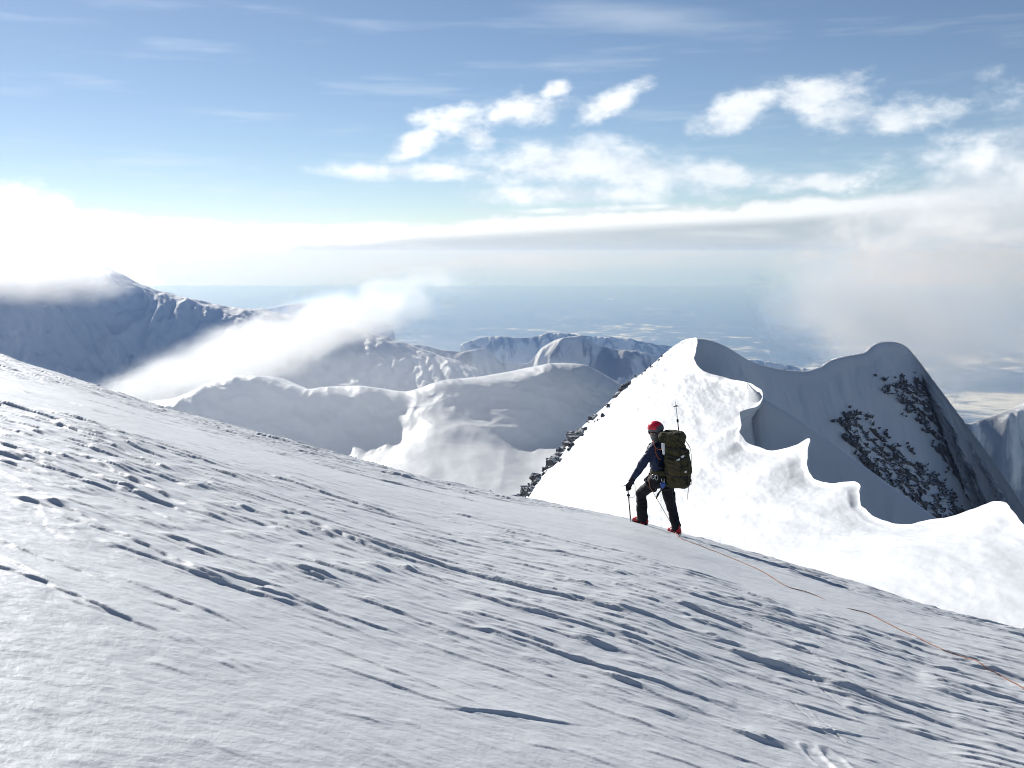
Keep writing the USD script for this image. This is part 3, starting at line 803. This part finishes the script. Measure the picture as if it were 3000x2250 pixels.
hipc, shc = J(580, 925, 0.0), J(545, 585, 0.0)
shL, shR = shc + 0.185 * LF, shc - 0.185 * LF
elL, wrL = J(362, 790, -0.16), J(258, 955, -0.16)
elR = shR - 0.29 * UP - 0.03 * FW
wrR = elR + 0.14 * FW - 0.03 * LF - 0.15 * UP
hpL, hpR = J(530, 945, -0.09), J(630, 950, 0.09)
knL, anL = J(362, 1088, 0.06), J(378, 1372, -0.02)
knR, anR = J(688, 1200, 0.04), J(738, 1448, 0.0)
heelL, toeL = J(432, 1433, -0.03), J(266, 1391, 0.08)
heelR, toeR = J(783, 1545, -0.03), J(652, 1500, 0.10)
neck, headc = J(532, 520, 0.0), J(520, 428, 0.0)
spine = (shc - hipc) / np.linalg.norm(shc - hipc)
chest = hipc * 0.35 + shc * 0.65

climber = thing('climber', 'climber in red helmet, navy jacket and black trousers stepping up the snow crest', 'person')
HD = np.array([-0.88, 0.45, -0.12]); HD /= np.linalg.norm(HD)
HL = np.cross(UP, HD); HL /= np.linalg.norm(HL)
HU = np.cross(HD, HL)


def hp_(f, l, u):
    return headc + HD * f + HL * l + HU * u


def hand(wrist, palm_dir, grip_axis, curl_dir, s=1.0, glove=0.0):
    """palm, four bent fingers of unequal length laid side by side along grip_axis, and a thumb that closes against them"""
    palm_dir = palm_dir / np.linalg.norm(palm_dir); grip_axis = grip_axis / np.linalg.norm(grip_axis); curl_dir = curl_dir / np.linalg.norm(curl_dir)
    k0 = wrist + palm_dir * 0.085 * s
    parts = [hull((wrist, 0.026 + glove), (k0 + grip_axis * 0.030 * s, 0.014 + glove), (k0 - grip_axis * 0.030 * s, 0.014 + glove), (wrist + palm_dir * 0.04 + grip_axis * 0.028, 0.015 + glove), (wrist + palm_dir * 0.04 - grip_axis * 0.028, 0.015 + glove), seg=14)]
    for off, ln in ((0.032, 0.92), (0.011, 1.0), (-0.011, 0.95), (-0.031, 0.78)):
        a = k0 + grip_axis * off * s
        b = a + (palm_dir * 0.6 + curl_dir * 0.8) * 0.042 * ln * s
        c = b + (curl_dir * 0.95 - palm_dir * 0.25) * 0.028 * ln * s
        e = c + (-palm_dir * 0.8 + curl_dir * 0.35) * 0.022 * ln * s
        parts += chain((a, 0.0098 + glove), (b, 0.0092 + glove), (c, 0.0084 + glove), (e, 0.0076 + glove), seg=12)
    t0 = wrist + palm_dir * 0.03 + grip_axis * 0.028
    t1 = t0 + (grip_axis * 0.75 + palm_dir * 0.5 + curl_dir * 0.35) * 0.036 * s
    t2 = t1 + (palm_dir * 0.5 + curl_dir * 0.85 - grip_axis * 0.15) * 0.032 * s
    t3 = t2 + (curl_dir * 0.9 - grip_axis * 0.45) * 0.024 * s
    parts += chain((t0, 0.014 + glove), (t1, 0.011 + glove), (t2, 0.0102 + glove), (t3, 0.0085 + glove), seg=12)
    return parts


palmL = J(236, 1000, -0.16) - wrL
handL = (wrL, palmL, np.array([-0.96, 0.1, -0.16]), np.array([-0.1, -0.5, -0.75]))
handR = (wrR, FW * 0.6 - UP * 0.6 + LF * 0.4, UP * 0.6 + FW * 0.6, LF)
head_parts = [hull((hp_(0.005, 0, 0.03), 0.085), (hp_(-0.02, 0, 0.035), 0.083), (hp_(0.03, 0, 0.0), 0.07)), hull((hp_(0.045, 0, -0.03), 0.055), (hp_(0.06, 0, -0.082), 0.028), (hp_(0.01, 0.035, -0.05), 0.04), (hp_(0.01, -0.035, -0.05), 0.04)),
              hull((hp_(0.093, 0, 0.012), 0.008), (hp_(0.108, 0, -0.022), 0.012), (hp_(0.085, 0.014, -0.025), 0.009), (hp_(0.085, -0.014, -0.025), 0.009)),
              hull((hp_(0.080, 0.03, 0.026), 0.012), (hp_(0.080, -0.03, 0.026), 0.012)), hull((hp_(0.088, 0.018, -0.056), 0.007), (hp_(0.088, -0.018, -0.056), 0.007))]
for s in (-1, 1):
    head_parts.append(hull((hp_(-0.005, s * 0.084, 0.012), 0.012), (hp_(-0.012, s * 0.088, -0.02), 0.010)))
body = head_parts + chain((hp_(-0.015, 0, -0.05), 0.056), (neck, 0.056), (shc - 0.02 * UP, 0.07)) + [hull((shL, 0.045), (shR, 0.045), (chest, 0.08)), hull((chest, 0.08), (hipc + 0.05 * UP, 0.08)), hull((hipc + 0.05 * UP, 0.08), (hpL, 0.06), (hpR, 0.06))]
body += chain((shL, 0.05), (elL, 0.038), (wrL, 0.028)) + chain((shR, 0.05), (elR, 0.038), (wrR, 0.028)) + chain((hpL, 0.075), (knL, 0.05), (anL, 0.04)) + chain((hpR, 0.075), (knR, 0.05), (anR, 0.04))
body += chain((anL, 0.04), (heelL * 0.45 + toeL * 0.55 + 0.05 * UP, 0.022)) + chain((anR, 0.04), (heelR * 0.45 + toeR * 0.55 + 0.05 * UP, 0.022)) + hand(*handL) + hand(*handR)
obj('body', fuse(body, 0.012, 6), M_SKIN, climber)
for s in (-1, 1):
    obj('eye', fuse([ball(hp_(0.079, s * 0.031, 0.008), 0.012)], 0.01, 0), M_WHITE, climber)

# jacket: trunk, both sleeves, collar and hood roll
jk = [hull((shL, 0.082), (shR, 0.082), (chest + FW * 0.05, 0.13), (chest - FW * 0.03, 0.12)), hull((shL - 0.05 * UP, 0.075), (shR - 0.05 * UP, 0.075), (chest - 0.1 * UP + LF * 0.07, 0.12), (chest - 0.1 * UP - LF * 0.07, 0.12), (hipc + 0.06 * UP + LF * 0.05, 0.12)), hull((chest + FW * 0.03, 0.135), (hipc + 0.10 * UP + FW * 0.04, 0.13), (hipc + 0.06 * UP + LF * 0.06, 0.115), (hipc + 0.06 * UP - LF * 0.06, 0.115)),
      hull((hipc + 0.08 * UP + LF * 0.05, 0.12), (hipc + 0.08 * UP - LF * 0.05, 0.12), (hipc - 0.05 * UP + LF * 0.05, 0.125), (hipc - 0.05 * UP - LF * 0.05, 0.125))]
eM = elL * 0.5 + shL * 0.5
fM = elL * 0.5 + wrL * 0.5
jk += chain((shL, 0.083), (eM, 0.072), (elL + np.array([0.005, 0, 0]), 0.066), (fM, 0.058), (wrL, 0.047)) + chain((shR, 0.08), (elR, 0.064), (wrR, 0.047))
jk += chain((neck - 0.03 * UP, 0.078), (neck + 0.012 * UP, 0.073)) + [hull((neck - 0.08 * FW - 0.03 * UP + 0.05 * LF, 0.05), (neck - 0.08 * FW - 0.03 * UP - 0.05 * LF, 0.05), (neck - 0.03 * UP, 0.07))]
obj('jacket', fuse(jk, 0.010, 8, 0.018, 13, 2), M_JACKET, climber, smooth=50)
# trousers
tr = [hull((hpL, 0.115), (hpR, 0.115), (hipc + 0.02 * UP, 0.12), (hipc - FW * 0.07 - 0.03 * UP, 0.10))]
tr += chain((hpL, 0.118), (hpL * 0.5 + knL * 0.5, 0.100), (knL, 0.090), (knL * 0.5 + anL * 0.5, 0.088), (anL + 0.03 * UP, 0.082), (anL - 0.005 * UP, 0.080))
tr += chain((hpR, 0.118), (hpR * 0.5 + knR * 0.5, 0.104), (knR + np.array([-0.012, 0, 0]), 0.088), (knR * 0.5 + anR * 0.5, 0.084), (anR + 0.03 * UP, 0.080), (anR - 0.005 * UP, 0.078))
obj('trousers', fuse(tr, 0.010, 8, 0.020, 11, 5), M_TROUSER, climber, smooth=50)
for n_, hh in enumerate((handL, handR)):
    gl = obj('glove', fuse(hand(*hh, glove=0.0045) + chain((hh[0] + (elL - wrL if n_ == 0 else elR - wrR) * 0.12, 0.048), (hh[0], 0.043), (hh[0] + hh[1] * 0.25, 0.03)), 0.005, 5), M_GLOVE, climber)


def boot(heel, toe, ankle):
    ax = (toe - heel) / np.linalg.norm(toe - heel)
    sd = np.cross(UP, ax); sd /= np.linalg.norm(sd)
    up = np.cross(ax, sd)
    ln = np.linalg.norm(toe - heel)
    at = lambda a, s, u: heel + ax * a * ln + sd * s + up * u
    shell = [hull((at(0.12, 0.012, 0.055), 0.036), (at(0.12, -0.012, 0.055), 0.036), (at(0.68, 0.02, 0.05), 0.032), (at(0.68, -0.02, 0.05), 0.032), (at(0.9, 0.012, 0.047), 0.028), (at(0.9, -0.012, 0.047), 0.028)),
             hull((at(0.14, 0, 0.06), 0.042), (at(0.52, 0, 0.085), 0.038), (ankle + 0.0 * up, 0.062), (ankle + 0.05 * up, 0.064)), hull((at(0.5, 0, 0.085), 0.036), (at(0.8, 0, 0.055), 0.036))]
    b = obj('boot', fuse(shell, 0.010, 6, 0.003, 25, 3), M_BOOT, climber)
    sole = fuse([hull((at(0.06, 0.02, 0.028), 0.016), (at(0.06, -0.02, 0.028), 0.016), (at(0.68, 0.032, 0.028), 0.014), (at(0.68, -0.032, 0.028), 0.014), (at(0.97, 0.014, 0.03), 0.013), (at(0.97, -0.014, 0.03), 0.013), seg=12)], 0.02, 2)
    obj('sole', sole, M_BLACK, b)
    for k, a in enumerate((0.33, 0.5, 0.66)):
        r0_ = [at(a + 0.02, s, u) for s, u in ((0.056, 0.05), (0.045, 0.095 - k * 0.012), (0.0, 0.127 - k * 0.019), (-0.045, 0.095 - k * 0.012), (-0.056, 0.05))]
        obj('buckle', tube(r0_, 0, 8, 5, flat=(0.018, 0.007)), M_METAL if k != 1 else M_BLACK, b)
    cr = obj('crampon', fuse(chain((at(0.02, 0.03, 0.012), 0.006), (at(0.68, 0.042, 0.012), 0.006), (at(0.98, 0.02, 0.012), 0.006), (at(0.98, -0.02, 0.012), 0.006), (at(0.68, -0.042, 0.012), 0.006), (at(0.02, -0.03, 0.012), 0.006), (at(0.02, 0.03, 0.012), 0.006), seg=8)
             + sum([chain((at(a, s, 0.012), 0.006), (at(a + dx, s * 1.05, -0.026), 0.002), seg=8) for a, dx, s in ((0.06, 0, 0.03), (0.06, 0, -0.03), (0.24, 0, 0.034), (0.24, 0, -0.034), (0.6, 0, 0.042), (0.6, 0, -0.042), (0.8, 0.02, 0.034), (0.8, 0.02, -0.034), (0.98, 0.12, 0.018), (0.98, 0.12, -0.018))], []), 0.03, 0), M_DARKMETAL, climber, smooth=40)


boot(heelL, toeL, anL - 0.02 * UP)
boot(heelR, toeR, anR - 0.02 * UP)

# helmet: grey shell with a raised red crown, vents, goggle strap
hc = hp_(-0.008, 0, 0.062)


def cap(rx, ry, rz, lo, thick=0.0, tilt=0.0):
    m = trimesh.creation.icosphere(4, 1.0)
    v = m.vertices * [rx, ry, rz]
    v[:, 2] = np.maximum(v[:, 2], lo + tilt * v[:, 0])
    return v, m.faces


def to_head(v, c):
    return c + v[:, :1] * HD + v[:, 1:2] * HL + v[:, 2:3] * HU


v, f = cap(0.130, 0.106, 0.112, -0.06, tilt=0.22)
helmet = obj('helmet', (to_head(v, hc), f), M_GREY, climber)
v, f = cap(0.132, 0.107, 0.118, -0.012, tilt=0.1)
obj('crown', (to_head(v + [0.004, 0, 0.0], hc), f), M_RED, helmet, label='glossy red crown of the helmet')
for s in (-1, 1):
    for k in range(3):
        a = hc + HD * (0.055 - 0.05 * k) + HL * s * (0.098 - 0.004 * abs(k - 1)) + HU * 0.025
        obj('vent', fuse([hull((a + HD * 0.013, 0.006), (a - HD * 0.013 - HU * 0.008, 0.006), seg=10)], 0.02, 0), M_BLACK, helmet)
obj('goggle_strap', tube([hp_(0.09 * math.cos(t), 0.095 * math.sin(t), 0.012 + 0.01 * math.cos(t)) for t in np.linspace(0.7, 2 * math.pi - 0.7, 24)], 0, 8, 2, flat=(0.008, 0.03)), M_BLACK, climber)
obj('goggles', fuse([hull((hp_(0.088, 0.045, 0.018), 0.022), (hp_(0.088, -0.045, 0.018), 0.022), (hp_(0.092, 0.035, -0.006), 0.018), (hp_(0.092, -0.035, -0.006), 0.018))], 0.01, 4), M_BLACK, climber)
obj('neck_gaiter', fuse([hull((hp_(0.012, 0, -0.075), 0.076), (neck + 0.01 * UP, 0.074)), hull((hp_(0.05, 0, -0.07), 0.045), (hp_(0.0, 0.03, -0.045), 0.064), (hp_(0.0, -0.03, -0.045), 0.064))], 0.012, 5, 0.006, 25, 8), M_GREY, climber)

# climbing harness with leg loops and the blue device on it
ring = lambda c, a, b, n0, n1, h=0.0: [c + n0 * a * math.cos(t) + n1 * b * math.sin(t) + UP * h * math.cos(t) for t in np.linspace(0, 2 * math.pi, 25)]
har = obj('harness', tube(ring(hipc + 0.03 * UP, 0.158, 0.205, FW, LF, 0.0), 0, 10, 2, flat=(0.012, 0.055)), M_STRAP, climber)
for hp, kn, sg in ((hpL, knL, 1), (hpR, knR, -1)):
    d = (kn - hp) / np.linalg.norm(kn - hp); n0 = np.cross(d, LF); n0 /= np.linalg.norm(n0); n1 = np.cross(d, n0)
    obj('leg_loop', tube(ring(hp + d * 0.13, 0.120, 0.120, n0, n1), 0, 8, 2, flat=(0.014, 0.035)), M_STRAP, har)
gear = J(492, 880, -0.22)
obj('carabiner', tube([gear + np.array([x_, -0.01, z_]) for x_, z_ in ((0, 0), (0.022, -0.02), (0.02, -0.065), (0, -0.08), (-0.02, -0.06), (-0.018, -0.02), (0, 0))], 0.0055, 8, 4), M_METAL, har)
obj('carabiner', tube([gear + np.array([x_ + 0.05, -0.03, z_ - 0.01]) for x_, z_ in ((0, 0), (0.022, -0.02), (0.02, -0.065), (0, -0.08), (-0.02, -0.06), (-0.018, -0.02), (0, 0))], 0.0055, 8, 4), M_METAL, har)
bl = J(596, 1000, -0.30)
dev = obj('belay_device', fuse([hull((bl + np.array([-0.03, 0, 0.02]), 0.014), (bl + np.array([0.03, 0, 0.02]), 0.014), (bl + np.array([0.0, 0, -0.035]), 0.018))], 0.01, 3), M_BLUE, climber)
obj('sling', tube([J(582, 930, -0.27), J(590, 965, -0.3), J(612, 975, -0.3), J(610, 930, -0.27)], 0, 8, 6, flat=(0.014, 0.005)), M_WHITE, dev)
obj('hanging_strap', fuse([hull((J(568, 1065, -0.25), 0.012), (J(545, 1100, -0.25), 0.02), (J(523, 1150, -0.25), 0.009), seg=12)], 0.01, 3, 0.004, 40, 4), M_STRAP, climber)
obj('cord', tube([J(497, 520, -0.14), J(500, 560, -0.22), J(525, 600, -0.27), J(560, 618, -0.3), J(600, 612, -0.33)], 0.005, 8, 6), M_CORD, climber)
obj('cord', tube([J(512, 590, -0.24), J(522, 650, -0.27), J(545, 700, -0.29), J(575, 728, -0.30)], 0.005, 8, 6), M_CORD, climber)
obj('tail_cord', tube([J(576, 1045, -0.26), J(577, 1150, -0.2), J(577, 1300, -0.15), J(578, 1490, -0.1)], 0.0035, 8, 6), M_WHITE, climber)

# ------------------------------------------------------------------ the backpack
pack = thing('backpack', 'large olive green backpack with bulging pockets on the back of the climber', 'backpack')
pa = np.array([-0.115, 0.02, 0.99]); pa /= np.linalg.norm(pa)
pb = -FW
pc = J(738, 745, -0.20)


def pk_(l, b, a):
    return pc + LF * l + pb * b + pa * a


def rbox(c, l, b, a, r, taper=1.0):
    return [hull(*[(pk_(c[0] + sl * (l - r) * (taper if sa > 0 else 1), c[1] + sb * (b - r) * (taper if sa > 0 else 1), c[2] + sa * (a - r)), r) for sl in (-1, 1) for sb in (-1, 1) for sa in (-1, 1)], seg=16)]


obj('main_bag', fuse(rbox((0, 0.0, 0.02), 0.165, 0.155, 0.36, 0.08, 0.92) + [hull((pk_(0.0, 0.07, -0.15), 0.165), (pk_(0, 0.07, 0.08), 0.15))], 0.012, 8, 0.026, 12, 11), M_PACK, pack, smooth=50)
obj('sleeping_bag_compartment', fuse(rbox((0, 0.02, -0.30), 0.175, 0.165, 0.115, 0.085), 0.012, 6, 0.028, 12, 12), M_PACK, pack, smooth=50)
obj('lid', fuse(rbox((0.01, -0.02, 0.385), 0.185, 0.18, 0.10, 0.08) + [hull((pk_(0, -0.10, 0.43), 0.07), (pk_(0.02, 0.02, 0.44), 0.06))], 0.012, 6, 0.028, 14, 13), M_PACK, pack, smooth=50)
obj('side_pocket', fuse(rbox((0.165, 0.03, -0.06), 0.055, 0.11, 0.14, 0.05), 0.010, 6, 0.022, 14, 14), M_PACK2, pack, smooth=50)
obj('side_pocket', fuse(rbox((-0.165, 0.03, -0.06), 0.055, 0.11, 0.14, 0.05), 0.012, 6, 0.014, 14, 15), M_PACK2, pack, smooth=50)
obj('front_pocket', fuse(rbox((0.0, 0.165, 0.03), 0.115, 0.055, 0.2, 0.05), 0.010, 6, 0.022, 14, 16), M_PACK, pack, smooth=50)
for a in (0.25, 0.12, -0.19):
    obj('compression_strap', tube([pk_(0.135, -0.16, a), pk_(0.182, -0.08, a), pk_(0.185, 0.06, a - 0.02), pk_(0.15, 0.165, a - 0.03), pk_(0.08, 0.185 + 0.03 * (abs(a) < 0.2), a - 0.03)], 0, 8, 5, flat=(0.010, 0.026)), M_STRAP, pack)
for l in (0.07, -0.07):
    obj('lid_strap', tube([pk_(l, 0.10, 0.42), pk_(l, 0.165, 0.34), pk_(l, 0.235, 0.2), pk_(l, 0.235, 0.0), pk_(l, 0.20, -0.2), pk_(l * 1.1, 0.195, -0.36)], 0, 8, 5, flat=(0.026, 0.008)), M_STRAP, pack)
for s in (1, -1):
    sh = shL if s > 0 else shR
    obj('shoulder_strap', tube([pk_(0.09 * s, -0.15, 0.34), sh + UP * 0.095 - LF * s * 0.06 - FW * 0.03, sh + UP * 0.06 + FW * 0.085 - LF * s * 0.06, sh - UP * 0.12 + FW * 0.14 - LF * s * 0.05, pk_(0.14 * s, -0.17, -0.1)], 0, 8, 6, flat=(0.045, 0.022)), M_STRAP, pack)
obj('hip_belt', tube(ring(hipc + 0.11 * UP, 0.17, 0.19, FW, LF, 0.0), 0, 10, 2, flat=(0.028, 0.085)), M_PACK, pack)
obj('hanging_strap', tube([J(888, 835, -0.4), J(893, 880, -0.4), J(887, 950, -0.4), J(872, 1060, -0.4), J(858, 1165, -0.4)], 0, 8, 6, flat=(0.02, 0.008)), M_STRAP, pack)
obj('hanging_strap', tube([J(712, 990, -0.38), J(702, 1060, -0.38), J(706, 1150, -0.38), J(714, 1245, -0.38)], 0, 8, 6, flat=(0.012, 0.006)), M_STRAP, pack)
t_ = lambda X, Y, s, seed: fuse([hull((J(X - s, Y + s * .4, -0.43), 0.014), (J(X + s, Y - s * .6, -0.43), 0.016), (J(X + s * .2, Y + s * .7, -0.43), 0.014), seg=12)], 0.01, 3, 0.004, 40, seed)
obj('white_patch', t_(762, 727, 12, 3), M_WHITE, pack)
obj('white_patch', t_(810, 690, 11, 4), M_WHITE, pack)
obj('buckle', t_(842, 856, 5, 5), M_WHITE, pack)
obj('white_tube', tube([J(601, 548, -0.36), J(602, 575, -0.37), J(602, 618, -0.375)], 0.024, 14, 3), M_WHITE, pack)
obj('white_tube', tube([J(603, 622, -0.37), J(607, 640, -0.37), J(606, 662, -0.36)], 0.02, 12, 3), M_WHITE, pack)
obj('lid_label', fuse([hull((J(673, 452, -0.42), 0.010), (J(700, 432, -0.42), 0.010), seg=12)], 0.01, 2), M_PACK2, pack)

# ------------------------------------------------------------------ what he carries
pole = thing('ski_pole', 'ski pole strapped upside down to the backpack, basket in the air', 'ski pole')
p0, p1 = J(800, 690, -0.30), J(733, 95, -0.27)
along = lambda t: p0 * (1 - t) + p1 * t
obj('shaft', tube([p0, along(0.655)], 0.0085, 10, 1), M_DARKMETAL, pole)
obj('lower_shaft', tube([along(0.64), along(0.965)], 0.0065, 10, 1), M_METAL, pole)
obj('clamp', tube([along(0.625), along(0.65), along(0.675)], np.array([0.011, 0.017, 0.012]).repeat(1)[1], 10, 2), M_BLACK, pole)
pd = (p1 - p0) / np.linalg.norm(p1 - p0)
n0 = np.cross(pd, UP + [0.3, 0, 0]); n0 /= np.linalg.norm(n0); n1 = np.cross(pd, n0)
bc = along(0.912)
star = np.array([n0 * math.cos(t) + n1 * math.sin(t) for t in np.linspace(0, 2 * math.pi, 25)[:-1]])
rad_ = np.where(np.arange(24) % 4 < 2, 0.042, 0.035)[:, None]
V = np.vstack([bc + star * rad_ - pd * 0.004, bc + star * rad_ + pd * 0.002, bc + star * 0.012 + pd * 0.014, [bc - pd * 0.004, bc + pd * 0.018]])
F_ = []
for k in range(24):
    j = (k + 1) % 24
    F_ += [(k, j, 24 + j), (k, 24 + j, 24 + k), (24 + k, 24 + j, 48 + j), (24 + k, 48 + j, 48 + k), (48 + k, 48 + j, 73), (j, k, 72)]
obj('basket', trimesh.Trimesh(V, F_, process=False), M_BLACK, pole, smooth=30)
obj('tip', tube([along(0.96), along(1.0)], 0.004, 8, 1), M_METAL, pole)

axe = thing('ice_axe', 'ice axe planted in the snow under the left glove of the climber', 'ice axe')
ah, at_ = J(216, 1006, -0.13), J(251, 1400, -0.10)
obj('shaft', tube([ah, at_ * 0.9 + ah * 0.1], 0, 12, 1, flat=(0.030, 0.020)), M_DARKMETAL, axe)
obj('spike', fuse(chain((at_ * 0.9 + ah * 0.1, 0.012), (at_ + (at_ - ah) * 0.1, 0.003), seg=10), 0.02, 0), M_METAL, axe)
hd = [(J(148, 1018, -0.11), 0.0035), (J(165, 1011, -0.115), 0.006), (J(188, 1003, -0.12), 0.009), (J(214, 998, -0.13), 0.0125), (J(240, 995, -0.135), 0.0115)]
obj('pick', fuse(chain(*hd, seg=10), 0.01, 2), M_METAL, axe)
ad = J(286, 986, -0.15)
obj('adze', fuse([hull((J(238, 995, -0.135), 0.010), (ad + np.array([0, 0.03, 0.0]), 0.004), (ad - np.array([0, 0.03, 0.0]), 0.004), (ad + np.array([0.004, 0, 0.008]), 0.004), seg=10)], 0.01, 1), M_METAL, axe)
obj('leash', tube([J(262, 985, -0.19), J(292, 992, -0.19), J(303, 1040, -0.18), J(304, 1090, -0.17), J(285, 1125, -0.17), J(255, 1137, -0.16), J(232, 1128, -0.14), J(222, 1105, -0.13)], 0, 8, 6, flat=(0.011, 0.007)), M_STRAP, axe)
obj('leash_ring', tube(ring(ah * 0.74 + at_ * 0.26, 0.021, 0.021, np.array([1.0, 0, 0]), np.array([0, 1.0, 0])), 0, 8, 1, flat=(0.012, 0.03)), M_BLACK, axe)

# ------------------------------------------------------------------ the rope
on_snow = [(1985, 1573), (2020, 1588), (2060, 1603), (2100, 1618), (2150, 1638), (2200, 1660), (2245, 1682), (2285, 1708), (2320, 1724), (2370, 1738), (2410, 1754), (2450, 1774), (2500, 1787), (2545, 1799), (2590, 1822), (2640, 1848), (2700, 1876), (2760, 1903), (2820, 1926), (2880, 1951), (2940, 1986), (3000, 2022), (3080, 2066), (3200, 2130)]
_sc = RegularGridInterpolator((rad, ang), SC_)
surface = lambda x, y: ground(x, y) + _sc(np.stack([np.hypot(x, y), np.degrees(np.arctan2(x, y))], 1))
pts = np.array([hit(*p, surface) for p in on_snow])
pts = PchipInterpolator(np.linspace(0, 1, len(pts)), pts)(np.linspace(0, 1, 260))
z = gaussian_filter1d(maximum_filter1d(surface(pts[:, 0], pts[:, 1]), 3), 1.5) + 0.004
kk = np.linspace(0, 1, 260)
z -= 0.02 * np.exp(-((kk - 0.475) / 0.035) ** 2)               # a short piece is buried in drifted snow
pts[:, 2] = z
air = np.array([J(470, 870, -0.24), J(446, 930, -0.27), J(452, 1000, -0.30), J(500, 1090, -0.30), J(560, 1195, -0.26), J(620, 1300, -0.16), J(676, 1395, 0.02), J(720, 1480, 0.14), J(790, 1542, 0.10)])
RP = np.vstack([air, pts])
obj('climbing_rope', tube(RP, 0.0048, 8, 2), M_ROPE, label='thin orange rope running from the climber across the snow to the lower right', category='rope')
